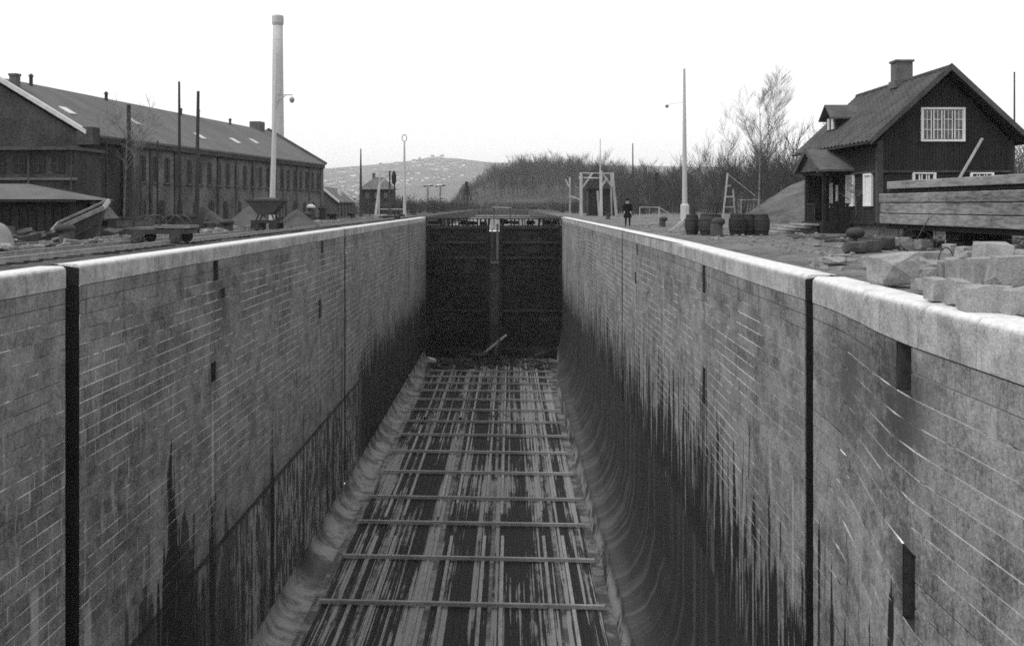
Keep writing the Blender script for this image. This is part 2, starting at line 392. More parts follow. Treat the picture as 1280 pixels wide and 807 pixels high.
def link(name, me, parent=None):
    o = bpy.data.objects.new(name, me); COL.objects.link(o)
    if parent is not None: o.parent = parent
    return o
def tag(o, label=None, cat=None, group=None, kind=None):
    if label: o['label'] = label
    if cat: o['category'] = cat
    if group: o['group'] = group
    if kind: o['kind'] = kind
    return o
def thing(name, label, cat, loc=(0, 0, 0), rz=0, group=None):
    o = bpy.data.objects.new(name, None); COL.objects.link(o); o.location = loc; o.rotation_euler = (0, 0, rz)
    o.empty_display_size = .2
    return tag(o, label, cat, group)
KIDS = {}
def dup(root, loc, rz=0, label=None, group=None, scale=None):
    r = root.copy(); COL.objects.link(r); r.location = loc; r.rotation_euler = (0, 0, rz)
    if scale: r.scale = (scale,) * 3 if isinstance(scale, (int, float)) else scale
    if label: r['label'] = label
    if group: r['group'] = group
    for ch in list(root.children):
        c = ch.copy(); COL.objects.link(c); c.parent = r
        for g in ch.children:
            d = g.copy(); COL.objects.link(d); d.parent = c
    return r
def gp(px, py, z=0.0):
    """ground point seen at a spot of the picture; used once to survey positions"""
    d = 1300 * (EYE - z) / (py - 257); return ((px - 637) * d / 1300, d, z)

# ------------------------------------------------------------------ the lock chamber
FLOOR_Z = -16.2; GATE_Y = 121.5; COPE_H = 0.50
def sstep(a, b, v):
    q = min(1, max(0, (v - a) / (b - a))); return q * q * (3 - 2 * q)
def wall_x(side, y):
    if side == 'left': return -9.8
    return 5.56 + .17 * sstep(15.5, 21, y) + .42 * sstep(20, 42, y)
def wall_z(side, y, z):
    if side == 'left': return z
    return z - 0.25 * (1 - sstep(14.4, 17.9, y)) * min(-z, 4.0)

def quads_mesh(name, V, F, tone, mats, mi=None, parent=None, smooth=False, attr="tone", domain='FACE'):
    me = bpy.data.meshes.new(name); me.from_pydata(V, [], F)
    for q in mats: me.materials.append(MAT[q])
    if mi is not None: me.polygons.foreach_set("material_index", mi)
    a = me.attributes.new(attr, 'FLOAT', domain); a.data.foreach_set("value", tone)
    if smooth: me.polygons.foreach_set("use_smooth", [True] * len(me.polygons))
    me.update(); return link(name, me, parent)

def subtract(iv, cuts):
    out = [iv]
    for c0, c1 in cuts:
        nx = []
        for a, b_ in out:
            if c1 <= a or c0 >= b_: nx.append((a, b_)); continue
            if c0 - a > .03: nx.append((a, c0))
            if b_ - c1 > .03: nx.append((c1, b_))
        out = nx
    return out

def build_lock_wall(side, label):
    out = 1 if side == 'left' else -1
    root = thing('lock_wall', label, 'wall', (wall_x(side, 60), 60, 0))
    ox, oy = root.location.x, root.location.y
    ch = .335 if side == 'left' else .285; S = .933 if side == 'left' else .915
    zbot = FLOOR_Z + 1.0 if side == 'left' else -9.35
    ncourse = int(round((-COPE_H - zbot) / ch)); ch = (-COPE_H - zbot) / ncourse
    if side == 'left':
        grooves = [(24.6, 25.4, .5), (66.1, 66.55, .4), (108.5, 109.0, .4)]
        niches = [(36.9, 37.5, 0, 2, .35), (36.6, 37.2, 10, 12, .35), (58.0, 58.6, 0, 2, .3), (57.3, 57.9, 9, 12, .3), (37.6, 38.4, 3, 4, .1)]
    else:
        grooves = [(21.35, 21.95, .5), (61.9, 62.35, .4), (101.0, 101.4, .3)]
        niches = [(15.75, 16.35, 0, 2, .40), (15.6, 16.1, 8, 11, .4), (34.6, 35.2, 0, 3, .35), (34.6, 35.2, 11, 15, .35), (54.6, 55.1, 0, 2, .3), (84, 84.5, 0, 2, .3), (55.2, 55.8, 5, 7, .3)]
    grooves = [(a * S, b_ * S, c) for a, b_, c in grooves]; niches = [(n[0] * S, n[1] * S) + n[2:] for n in niches]
    y0, y1 = 5.0, GATE_Y
    blocks = []; MV = []; MF = []
    gr = .007
    for i in range(ncourse):
        zt = -COPE_H - i * ch; zb = zt - ch
        cuts = [(g[0], g[1]) for g in grooves] + [(n[0], n[1]) for n in niches if n[2] <= i < n[3]]
        for a, b_ in subtract((y0, y1), sorted(cuts)):                    # mortar bed, in short lengths so it can follow the wall
            a = a + .02 if a > y0 + .01 else a; b_ = b_ - .02 if b_ < y1 - .01 else b_
            nseg = max(1, int((b_ - a) / 1.0)) if side == 'right' else max(1, int((b_ - a) / 20))
            for k in range(nseg):
                ya = a + (b_ - a) * k / nseg; yb = a + (b_ - a) * (k + 1) / nseg; o = len(MV)
                zu = zt + (.08 if i == 0 else 0)
                for (yy, zz) in ((ya, zb), (yb, zb), (yb, zu), (ya, zu)):
                    MV.append((wall_x(side, yy) - out * (.016 if side == 'right' and yy < 24 else .005) - ox, yy - oy, wall_z(side, yy, zz)))
                MF.append((o, o + 1, o + 2, o + 3) if side == 'left' else (o + 3, o + 2, o + 1, o))
        y = y0 - random.random()
        while y < y1:
            L = random.choice((.8, .95, 1.05, 1.15, 1.3))
            for a, b_ in subtract((max(y, y0), min(y + L, y1)), sorted(cuts)):
                if b_ - a > .05: blocks.append((a, b_, zb, zt, random.random()))
            y += L
    def block_geo(a, b_, zb, zt, tone):
        j = random.uniform(-.003, .004); V = []
        cx = .004
        for (da, depth) in ((gr, .008), (gr + cx, 0)):
            dv = da * 1.1
            for (yy, zz) in ((a + dv, zb + da), (b_ - dv, zb + da), (b_ - dv, zt - da), (a + dv, zt - da)):
                V.append((wall_x(side, yy) - out * (depth + j * .8 * (depth == 0)), yy, wall_z(side, yy, zz)))
        F = [(4, 5, 6, 7), (0, 1, 5, 4), (1, 2, 6, 5), (2, 3, 7, 6), (3, 0, 4, 7)]
        if side == 'right': F = [f[::-1] for f in F]
        return V, F
    def area(bk):
        a, b_, zb, zt, _ = bk; yc = (a + b_) / 2; X = wall_x(side, yc); px = 637 + 1300 * X / yc; py = 257 + 1300 * (EYE - (zb + zt) / 2) / yc
        if px < -10 or px > 1290 or py > 815: return 0
        return (b_ - a) / yc ** 3
    order = sorted(range(len(blocks)), key=lambda k: -area(blocks[k])); single = set(order[:300])
    V = []; F = []; T = []
    mat = 'wall_' + side
    for k, bk in enumerate(blocks):
        bv, bf = block_geo(*bk)
        if k in single:
            c = Vector((wall_x(side, bk[0]), bk[0], (bk[2] + bk[3]) / 2))
            o = quads_mesh('stone_block', [(q[0] - c.x, q[1] - c.y, q[2] - c.z) for q in bv], bf, [bk[4]] * len(bf), [mat], None, root)
            o.location = (c.x - ox, c.y - oy, c.z)
        else:
            n = len(V); V += [(q[0] - ox, q[1] - oy, q[2]) for q in bv]; F += [tuple(i + n for i in f) for f in bf]; T += [bk[4]] * len(bf)
    tag(quads_mesh('distant_masonry', V, F, T, [mat], None, root), kind='stuff')
    quads_mesh('mortar_bed', MV, MF, [0.5] * len(MF), ['mortar'], None, root)
    # grooves: recess with its own coursed back, jambs
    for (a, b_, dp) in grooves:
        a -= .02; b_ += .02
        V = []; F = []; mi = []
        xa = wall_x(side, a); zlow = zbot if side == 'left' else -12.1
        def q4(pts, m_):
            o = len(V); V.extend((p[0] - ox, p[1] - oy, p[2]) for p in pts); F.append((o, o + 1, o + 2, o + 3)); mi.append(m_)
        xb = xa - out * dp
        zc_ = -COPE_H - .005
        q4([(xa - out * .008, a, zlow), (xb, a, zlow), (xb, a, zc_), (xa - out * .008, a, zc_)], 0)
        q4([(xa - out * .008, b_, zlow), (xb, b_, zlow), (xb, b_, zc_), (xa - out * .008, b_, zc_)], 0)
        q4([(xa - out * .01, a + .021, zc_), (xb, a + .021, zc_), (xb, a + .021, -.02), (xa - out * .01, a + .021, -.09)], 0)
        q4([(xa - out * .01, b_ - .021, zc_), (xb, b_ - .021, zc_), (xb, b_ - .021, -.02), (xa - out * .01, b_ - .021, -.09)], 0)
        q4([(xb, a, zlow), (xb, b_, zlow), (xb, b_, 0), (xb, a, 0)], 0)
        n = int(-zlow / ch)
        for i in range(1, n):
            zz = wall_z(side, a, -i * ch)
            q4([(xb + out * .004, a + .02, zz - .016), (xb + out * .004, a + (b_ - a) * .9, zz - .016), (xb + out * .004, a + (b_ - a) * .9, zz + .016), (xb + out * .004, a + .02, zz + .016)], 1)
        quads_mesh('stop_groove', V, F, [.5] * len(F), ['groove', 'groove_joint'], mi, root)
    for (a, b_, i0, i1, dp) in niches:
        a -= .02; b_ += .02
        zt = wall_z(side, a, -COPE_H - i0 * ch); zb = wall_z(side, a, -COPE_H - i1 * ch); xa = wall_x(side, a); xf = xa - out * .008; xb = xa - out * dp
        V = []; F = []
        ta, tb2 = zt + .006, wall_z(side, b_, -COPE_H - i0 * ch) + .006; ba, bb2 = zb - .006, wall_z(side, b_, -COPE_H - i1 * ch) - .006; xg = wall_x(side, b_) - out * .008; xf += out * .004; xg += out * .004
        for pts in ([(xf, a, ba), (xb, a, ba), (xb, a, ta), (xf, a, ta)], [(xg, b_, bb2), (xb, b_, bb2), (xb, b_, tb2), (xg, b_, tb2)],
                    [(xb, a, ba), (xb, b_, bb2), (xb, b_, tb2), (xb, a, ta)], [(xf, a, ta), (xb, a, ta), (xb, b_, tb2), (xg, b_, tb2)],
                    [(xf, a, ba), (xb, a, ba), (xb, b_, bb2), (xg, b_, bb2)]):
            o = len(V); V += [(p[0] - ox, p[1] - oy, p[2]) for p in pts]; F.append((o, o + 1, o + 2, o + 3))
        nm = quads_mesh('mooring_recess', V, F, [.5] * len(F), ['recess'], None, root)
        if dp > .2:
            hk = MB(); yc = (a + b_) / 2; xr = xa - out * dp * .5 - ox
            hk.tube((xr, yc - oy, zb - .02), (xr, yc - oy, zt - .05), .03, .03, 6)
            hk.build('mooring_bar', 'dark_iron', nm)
    # coping stones
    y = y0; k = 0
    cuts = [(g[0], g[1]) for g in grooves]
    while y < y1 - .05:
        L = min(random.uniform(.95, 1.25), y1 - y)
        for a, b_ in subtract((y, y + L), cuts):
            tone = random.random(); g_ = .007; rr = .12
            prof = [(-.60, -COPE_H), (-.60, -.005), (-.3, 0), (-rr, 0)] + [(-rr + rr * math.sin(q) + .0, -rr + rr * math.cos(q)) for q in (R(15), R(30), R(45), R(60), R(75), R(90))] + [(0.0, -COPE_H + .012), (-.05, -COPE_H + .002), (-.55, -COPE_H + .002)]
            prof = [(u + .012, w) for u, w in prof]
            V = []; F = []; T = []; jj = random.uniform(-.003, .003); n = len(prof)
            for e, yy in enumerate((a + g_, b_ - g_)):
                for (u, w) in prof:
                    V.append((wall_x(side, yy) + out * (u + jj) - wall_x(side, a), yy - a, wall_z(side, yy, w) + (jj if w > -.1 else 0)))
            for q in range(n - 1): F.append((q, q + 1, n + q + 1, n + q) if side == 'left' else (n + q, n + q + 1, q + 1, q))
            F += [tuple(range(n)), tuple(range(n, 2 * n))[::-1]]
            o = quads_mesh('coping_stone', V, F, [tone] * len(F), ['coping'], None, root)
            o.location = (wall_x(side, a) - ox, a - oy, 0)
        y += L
    # pour / plaster below the courses: curved haunch down to the floor
    if side == 'left':
        sec = [(0, zbot)] + [(1.25 * (1 - math.cos(q)), zbot - 1.0 * math.sin(q)) for q in [R(k * 10) for k in range(1, 10)]] + [(1.40, FLOOR_Z)]
    else:
        sec = [(0, zbot), (0, -10.6), (0, -12.1)] + [(1.5 * (1 - math.cos(q)), -12.1 - (-FLOOR_Z - 13.2) * math.sin(q)) for q in [R(k * 6) for k in range(1, 16)]] + [(1.7, FLOOR_Z)]
    V = []; F = []; T = []; ny = 90; nn = len(sec); run = [0]
    for q in range(1, nn): run.append(run[-1] + math.dist(sec[q], sec[q - 1]))
    for r_ in range(ny + 1):
        yy = y0 + (y1 - y0) * r_ / ny; X = wall_x(side, yy); amp = 1 - .55 * sstep(98, 118, yy)
        for q, (u, w) in enumerate(sec):
            wob = .10 * mnoise.noise(Vector((yy * .35, q * .4, 3))) if q > 2 else 0
            V.append((X + out * (u * amp + wob) - ox - out * .012, yy - oy, w + (0 if q == 0 else wob * .3))); T.append(run[q])
    for r_ in range(ny):
        for q in range(nn - 1):
            a = r_ * nn + q; f = (a, a + 1, a + nn + 1, a + nn); F.append(f if side == 'left' else f[::-1])
    quads_mesh('haunch', V, F, T, ['haunch_' + side], None, root, True, "run", 'POINT')
    return root

MAT['groove'] = plain("shade_black", 0.012, 0.3, 1, 10, 0.01, 0.7, 0.2)  # near-black grey paints in the deep shade of the grooves
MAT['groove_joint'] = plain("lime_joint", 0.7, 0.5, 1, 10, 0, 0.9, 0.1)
MAT['recess'] = plain("shaded_recess_stone", 0.045, 0.3, 1, 10, 0.01, 0.8, 0.2)  # recess shade put into a grey darker than the wall stone
build_lock_wall('left', 'long left masonry wall of the empty lock chamber, under the chimney side quay')
build_lock_wall('right', 'long right masonry wall of the empty lock chamber, under the wooden house quay')

# floor of the chamber
fl = MB(); fl.add([(-9.9, 10, FLOOR_Z - .06), (6.4, 10, FLOOR_Z - .06), (6.4, 135, FLOOR_Z - .06), (-9.9, 135, FLOOR_Z - .06)], [(0, 1, 2, 3)])
floor = tag(fl.build('floor', 'silt'), kind='structure')
ap = MB()
for x0, x1, sd in ((-8.7, -8.3, 0), (3.97, 5.1, 1)):      # silty gutters beside the planking
    n = 60
    for k in range(n):
        ya = 15 + k * 2; o = [(x0, ya, FLOOR_Z + .02), (x1, ya, FLOOR_Z - .02), (x1, ya + 2, FLOOR_Z - .02), (x0, ya + 2, FLOOR_Z + .02)]
        ap.add(o, [(0, 1, 2, 3)])
tag(ap.build('gutter', 'silt', floor, fix=False))
slots = (-6.49, -3.56, -0.88, 2.31)
x = -8.27
while x < 3.9:
    w = random.uniform(.26, .34); a, b_ = x, min(x + w, 3.95)
    for s_ in slots:
        if a < s_ + .09 and b_ > s_ - .09:
            if s_ - .09 - a > b_ - (s_ + .09): b_ = s_ - .09
            else: a = s_ + .09
    if b_ - a > .07:
        m_ = MB(); m_.box(((a + b_) / 2, 67, FLOOR_Z - .03 + random.uniform(-.004, .004)), (b_ - a - .02, 104, .10)); m_.build('floor_plank', 'floor_plank', floor)
    x = max(b_, x + .08) if b_ > x else x + w
    for s_ in slots:
        if abs(x - (s_ - .09)) < .02: x = s_ + .09

grid = thing('timber_grid', 'wooden grid of cross beams and long runners lying on the chamber floor', 'floor grid', (-2.3, 60, FLOOR_Z))
for s_ in slots:
    for dx in (-.48, .48):
        m_ = MB(); segs = 3
        for k in range(segs):
            ya = -35 + k * 28 + (random.uniform(0, 9) if 0 < k else 0); xo = s_ + dx + 2.3 + random.uniform(-.05, .05)
            m_.box((xo, ya + 14.5, .06), (.16, 27.5 if k else 31, .10), rz=R(random.uniform(-.06, .06)))
        m_.build('runner', 'runner', grid)
ys = [q * .923 for q in (43.2, 49.1, 55.5, 61.6, 66.9, 73.3, 79.4, 85.2, 90.5, 95.7, 100.8, 105.6, 110, 114.2, 118.2)]
for k, yy in enumerate(ys):
    m_ = MB(); xl = -8.35 + random.uniform(-.1, .12); xr_ = 4.06 + random.uniform(-.25, .25)
    m_.beam((xl + 2.3, yy + .35 - 60, .19), (xr_ + 2.3, yy - .35 - 60, .19), .17, .16)
    m_.build('cross_beam', 'cross_beam', grid)

# ---- gate
gate = thing('lock_gate', 'tall dark timber lock gate of two leaves closing the far end', 'gate', (-1.9, GATE_Y + .4, FLOOR_Z))
def leaf(x0, x1):
    H = -FLOOR_Z - 1.0; zz = 0; first = True; ox = -1.9
    lf = MB(); lf.box(((x0 + x1) / 2 - ox, .25, H / 2), (x1 - x0 - .02, .3, H)); L_ = lf.build('gate_leaf', 'gate', gate)
    while zz < H - .1:
        h = min(.56, H - zz); m_ = MB(); m_.box(((x0 + x1) / 2 - ox, .04 + random.uniform(-.015, .015), zz + h / 2), (x1 - x0 - .05, .12, h - .03), bev=.015)
        m_.build('gate_plank', 'gate', L_); zz += h
    for z_ in (.5, 5.2, 11.4, H - 2.0, H - .25):
        m_ = MB(); m_.box(((x0 + x1) / 2 - ox, -.10, z_), (x1 - x0 - .3, .14, .26), bev=.02); m_.build('ledger', 'ledger', L_)
    for q in (x0 + .2, x1 - .2):
        m_ = MB(); m_.box((q - ox, -.12, H / 2), (.34, .22, H - .02), bev=.02); m_.build('stile', 'gate', L_)
    for k in range(9):
        q = random.uniform(x0 + .4, x1 - .4); m_ = MB(); m_.box((q - ox, .22, H + random.uniform(.2, .45)), (random.uniform(.4, 1.3), .06, random.uniform(.3, .6))); m_.build('loose_plank', 'gate', L_)
    # struts holding the footwalk
    nx = int((x1 - x0) / .42)
    for k in range(nx + 1):
        if random.random() < .22 and 0 < k < nx: continue
        q = x0 + .1 + (x1 - x0 - .2) * k / nx + random.uniform(-.1, .1); m_ = MB(); m_.box((q - ox, 0.15, H + .40), (random.uniform(.08, .28), .16, .80), ry=random.uniform(-.15, .15)); m_.build('walkway_strut', 'gate', L_)
MAT['ledger'] = plain("gate_ledger", 0.022, 0.4, 1, 10, 0.006, 0.8, 0.2)
leaf(-9.84, -2.36); leaf(-1.2, 6.22)
m_ = MB(); m_.box((0.0, .15, -FLOOR_Z + .0), (16.2, .95, .12)); m_.build('footwalk', 'rust_iron', gate)
m_ = MB(); m_.box((0.0, .15, -FLOOR_Z - .20), (16.2, .2, .1)); m_.build('walkway_beam', 'gate', gate)
for (x_, z0_, z1_, w_) in ((-2.05, 12.6, 14.9, .14), (-1.42, 11.2, 15.4, .26)):
    m_ = MB(); m_.box((x_ + 1.9, .1, (z0_ + z1_) / 2), (w_, .2, z1_ - z0_)); m_.build('mitre_post', 'upright_timber', gate)
m_ = MB(); m_.box((0.12, .1, 10.9), (1.1, .25, .25)); m_.build('mitre_post', 'upright_timber', gate)
m_ = MB(); m_.box((0.0, 1.2, 6.6), (18.5, .3, 13.2)); m_.build('sill_wall', 'gate', gate)
m_ = MB(); m_.box((0, -1.2, .45), (15.9, 2.4, .9)); m_.build('sill', 'gate', gate)

# drift timber and debris at the foot of the gate
def plank_thing(name, label, cat, c, d, rot, mat, group=None):
    m_ = MB(); m_.box((0, 0, 0), d, rot[2], rot[0], rot[1], bev=.01); o = m_.build(name, mat); o.location = c; return tag(o, label, cat, group)
fz = FLOOR_Z
for k in range(44):
    x_ = random.uniform(-7.8, 4.0) if k < 22 else random.gauss(-2.5, 1.8); y_ = random.uniform(111, 118.5) if k < 22 else random.uniform(114.5, 118.3)
    plank_thing('drift_plank', 'dark drift plank among the litter at the foot of the far gate', 'plank', (x_, y_, fz + (.25 + random.random() * .25 if k < 22 else .5 + random.random() * .7)),
                (random.uniform(1.0, 2.6), .16, .07), (0, random.uniform(-.1, .1), random.uniform(-1.2, 1.2)), random.choice(('upright_timber', 'tarred_wood', 'tarred_wood')), 'drift timber below the gate')
plank_thing('drift_plank', 'longest drift beam, propped up aslant below the gate gap', 'plank', (-1.9, 117.5, fz + 1.7), (4.0, .25, .2), (0, R(-38), R(8)), 'pale_post', 'drift timber below the gate')
plank_thing('drift_plank', 'short prop crossing the slanting beam below the gate gap', 'plank', (-1.5, 117.2, fz + 1.4), (2.4, .2, .16), (0, R(-72), R(8)), 'upright_timber', 'drift timber below the gate')
plank_thing('broken_crate', 'small pale broken crate in the left corner below the gate', 'crate', (-8.5, 113, fz + .8), (.9, .7, .35), (R(12), R(14), .5), 'pale_post')
tr = MB()
for k in range(420):
    x_ = random.uniform(-8.3, 4.5); y_ = 118.4 - abs(random.gauss(0, 3.6)); s_ = random.uniform(.05, .3)
    tr.box((x_, y_, fz + .1 + s_ * .3), (s_ * 2, s_, s_ * .8), random.uniform(0, 6), random.uniform(-.4, .4))
tag(tr.build('debris', 'rust_iron'), 'broken wood and silt strewn over the floor before the gate', 'debris', kind='stuff')

# ------------------------------------------------------------------ ground, canal beyond, hills
def ground():
    xs = [-9000, -3000, -1200, -500, -200, -110, -70, -50, -40] + list(np.arange(-32, -10.8, 1.0)) + [-10.3] + list(np.arange(6.1, 30, .8)) + [36, 45, 60, 80, 110, 200, 500, 1200, 3000, 9000]
    yy = [-60, -20, -5] + list(np.arange(0, 121, 1.6)) + [GATE_Y + .5, 160, 190, 230, 300, 340, 420, 600, 900, 1400, 2200, 3500, 6000, 9500]
    V = []; F = []
    for b_ in yy:
        for a in xs:
            z = -.03
            if -33 < a < -10.6 and b_ < 130: z += .10 * mnoise.noise(Vector((a * .5, b_ * .5, 0))) + .05 - .09 * (1 if a > -14.2 else 0)
            if 6.8 < a < 31 and b_ < 130: z += .07 * mnoise.noise(Vector((a * .45, b_ * .45, 5))) + .02 - .05 * (a < 7.6)
            V.append((a, b_, z))
    nx = len(xs)
    for j in range(len(yy) - 1):
        for i in range(nx - 1):
            ca = (xs[i] + xs[i + 1]) / 2; cb = (yy[j] + yy[j + 1]) / 2
            if -10.3 < ca < 6.1 and -5 < cb < 340: continue
            F.append((j * nx + i, j * nx + i + 1, (j + 1) * nx + i + 1, (j + 1) * nx + i))
    me = bpy.data.meshes.new('ground'); me.from_pydata(V, [], F); me.materials.append(MAT['ground']); me.update()
    me.polygons.foreach_set("use_smooth", [True] * len(me.polygons))
    tag(link('ground', me), kind='structure')
ground()
w = MB(); w.add([(-10.4, 123, -1.6), (6.3, 123, -1.6), (6.3, 341, -1.6), (-10.4, 341, -1.6)], [(0, 1, 2, 3)]); tag(w.build('canal_water', 'water', fix=False), kind='structure')
bk = MB()
bk.add([(-10.3, 122.3, 0), (-10.3, 341, 0), (-10.3, 341, -3), (-10.3, 122.3, -3)], [(0, 1, 2, 3)])
bk.add([(6.1, 122.3, 0), (6.1, 341, 0), (6.1, 341, -3), (6.1, 122.3, -3)], [(0, 1, 2, 3)])
bk.add([(-10.3, 340, -.03), (6.1, 340, -.03), (6.1, 340, -3), (-10.3, 340, -3)], [(0, 1, 2, 3)])
bk.add([(-10.3, 122.6, -1.7), (6.1, 122.6, -1.7), (6.1, 122.6, FLOOR_Z), (-10.3, 122.6, FLOOR_Z)], [(0, 1, 2, 3)])
tag(bk.build('canal_bank', 'bank', fix=False), kind='structure')

def interp(tab, v):
    if v <= tab[0][0]: return tab[0][1]
    for (a, p), (b_, q) in zip(tab[:-1], tab[1:]):
        if v <= b_: return p + (q - p) * (v - a) / (b_ - a)
    return tab[-1][1]
# silhouettes are (bearing tan, height m) at the ridge distance
FAR_R = 5000; FAR = [(-1.2, 70), (-.5, 85), (-.20, 88), (-.13, 98), (-.10, 106), (-.075, 116), (-.05, 112), (-.02, 103), (.02, 101), (.08, 99), (.3, 90), (1.2, 70)]
def far_z(x, y):
    t_ = 1.92 * interp(FAR, x / max(y, 1)); k = sstep(1700, FAR_R, y); k = k * (1 if y < FAR_R else 1 - .3 * sstep(FAR_R, 8000, y))
    return -.5 + t_ * k + 9 * k * mnoise.noise(Vector((x * .003, y * .003, 1)))
NEAR_R = 900; NEARH = [(-.06, -1), (-.055, 0), (-.045, 6), (-.03, 9), (-.012, 14), (.0, 14.5), (.05, 15), (.09, 12), (.14, 8), (.2, 7), (.32, 7), (.5, 6)]
def near_z(x, y):
    t_ = 1.6 * interp(NEARH, x / max(y, 1)); k = sstep(450, NEAR_R, y) * (1 - .2 * sstep(NEAR_R, 1400, y))
    return -.5 + t_ * k + .8 * k * mnoise.noise(Vector((x * .03, y * .03, 1)))
def terrain(name, fz_, ys_, t0_, t1_, n, mat):
    V = []; F = []
    for b_ in ys_:
        for i in range(n + 1): x_ = b_ * (t0_ + (t1_ - t0_) * i / n); V.append((x_, b_, fz_(x_, b_)))
    for j in range(len(ys_) - 1):
        for i in range(n): a = j * (n + 1) + i; F.append((a, a + 1, a + n + 2, a + n + 1))
    me = bpy.data.meshes.new(name); me.from_pydata(V, [], F); me.materials.append(MAT[mat]); me.polygons.foreach_set("use_smooth", [True] * len(F)); me.update()
    return tag(link(name, me), kind='structure')
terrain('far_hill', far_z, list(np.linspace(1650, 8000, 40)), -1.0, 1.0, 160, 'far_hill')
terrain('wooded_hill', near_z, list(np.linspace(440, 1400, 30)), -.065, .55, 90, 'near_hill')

# white houses on the far hillside
hm = MB(); hm.box((0, 0, 3), (10, 8, 6)); hm.cur = 1; hm.prism([(-4.6, 6), (4.6, 6), (0, 9.4)], -5.4, 5.4, 'x')
h0 = hm.build('hillside_house', ['hill_house_wall', 'hill_house_roof'])
tag(h0, 'small pale house among many on the hazy far hillside', 'house', 'pale houses on the far hillside')
spots = []
cl = [(-.095, 1750), (-.105, 1500), (-.07, 1900), (-.085, 2150), (-.12, 2000), (-.165, 1600), (-.14, 1850), (-.055, 1850), (-.062, 1500), (.02, 1900), (-.15, 1300)]
for k in range(150):
    c = random.choice(cl); tb = c[0] + random.gauss(0, .013); y_ = c[1] * 2.0 + random.gauss(0, 220)
    spots.append((tb * y_, max(2300, y_)))
for k, (x_, y_) in enumerate(spots):
    o = h0 if k == 0 else h0.copy()
    if k: COL.objects.link(o)
    o.location = (x_, y_, far_z(x_, y_) - .5); o.rotation_euler = (0, 0, random.uniform(-.6, .6)); q = random.uniform(.6, 1.35); o.scale = (q * random.uniform(.8, 1.5), q, q)

# ------------------------------------------------------------------ bare trees
def bare_tree(h, levels, seed, r0=.018, spread=.5, first=.3, kids=5, twig=.012, upright=.35, sides=4):
    """returns verts, faces of trunk and of crown"""
    rnd = random.Random(seed); T = MB(); C_ = MB()
    def grow(p, d, L, r, lev):
        n = 4 if lev == 0 else 3; pts = [(p, r)]; q = p.copy(); dd = d.copy()
        for k in range(n):
            wv = .025 if lev == 0 else .12
            dd = (dd + Vector((rnd.gauss(0, wv), rnd.gauss(0, wv), upright * .25 if lev else .02))).normalized()
            q = q + dd * L / n; pts.append((q.copy(), max(twig * .5, r * (1 - .85 * (k + 1) / n))))
        tgt = T if lev == 0 else C_
        for (a, ra), (b_, rb) in zip(pts[:-1], pts[1:]): tgt.tube(a, b_, ra, rb, sides + 2 if lev == 0 else 3, False)
        if lev >= levels: return
        m_ = kids + (4 if lev == 0 else 0)
        for k in range(m_):
            f_ = first + (1 - first) * (k + rnd.random()) / m_ if lev == 0 else .2 + .8 * (k + rnd.random()) / m_
            i = min(n - 1, int(f_ * n)); a = pts[i][0].lerp(pts[i + 1][0], f_ * n - i); rr = pts[i][1] * .5
            az = rnd.uniform(0, 6.283); sp = spread * rnd.uniform(.7, 1.3) * (1.15 if lev == 0 else 1)
            side_ = Vector((math.cos(az), math.sin(az), 0)); nd = (dd * math.cos(sp) + side_ * math.sin(sp) + Vector((0, 0, upright * .5))).normalized()
            grow(a, nd, L * rnd.uniform(.38, .6) * (1.15 - .55 * f_ if lev == 0 else 1), max(twig, rr), lev + 1)
    grow(Vector((0, 0, 0)), Vector((0, 0, 1)), h, h * r0, 0)
    return T, C_
def tree_thing(name, h, seed, label, cat, loc, mat, group=None, **kw):
    root = thing(name, label, cat, loc, random.uniform(0, 6), group); T, C_ = bare_tree(h, seed=seed, **kw)
    T.build('trunk', mat, root, fix=False); C_.build('crown', mat, root, fix=False)
    return root
G1 = 'bare trees along the edge of the wood'
tree_thing('birch_tree', 9.6, 3, 'pale bare birch with fine crown standing alone before the earth bank', 'tree', (22.3, 93, 0), 'birch_bark', None, levels=4, spread=.62, first=.42, kids=7, twig=.007, upright=.22, r0=.010)
protoA = tree_thing('bare_tree', 12, 11, 'dark bare tree at the edge of the wood beyond the quay', 'tree', (40, 190, 0), 'bark', G1, levels=3, spread=.6, kids=7, twig=.018, r0=.012, upright=.3)
protoB = tree_thing('bare_tree', 13, 12, 'dark bare tree at the edge of the wood beyond the quay', 'tree', (56, 180, 0), 'bark', G1, levels=3, spread=.5, kids=7, twig=.018, r0=.011, upright=.5)
protoC = tree_thing('bare_tree', 10, 13, 'dark bare tree at the edge of the wood beyond the quay', 'tree', (64, 170, 0), 'bark', G1, levels=3, spread=.7, kids=7, twig=.018, r0=.014, upright=.2)
for k in range(46):
    pr = random.choice((protoA, protoB, protoC)); tb = random.uniform(.085, .46); y_ = random.uniform(150, 260)
    if tb > .25: y_ = random.uniform(110, 170)
    dup(pr, (tb * y_, y_, -.2), random.uniform(0, 6), scale=random.uniform(.5, .9) * (.62 if tb > .25 else (1.0 if tb > .16 else .75)))
# trees right of the house
for k in range(5): dup(protoA, (44 + k * 3.5, 85 + random.uniform(-5, 8), 0), k, scale=.72)
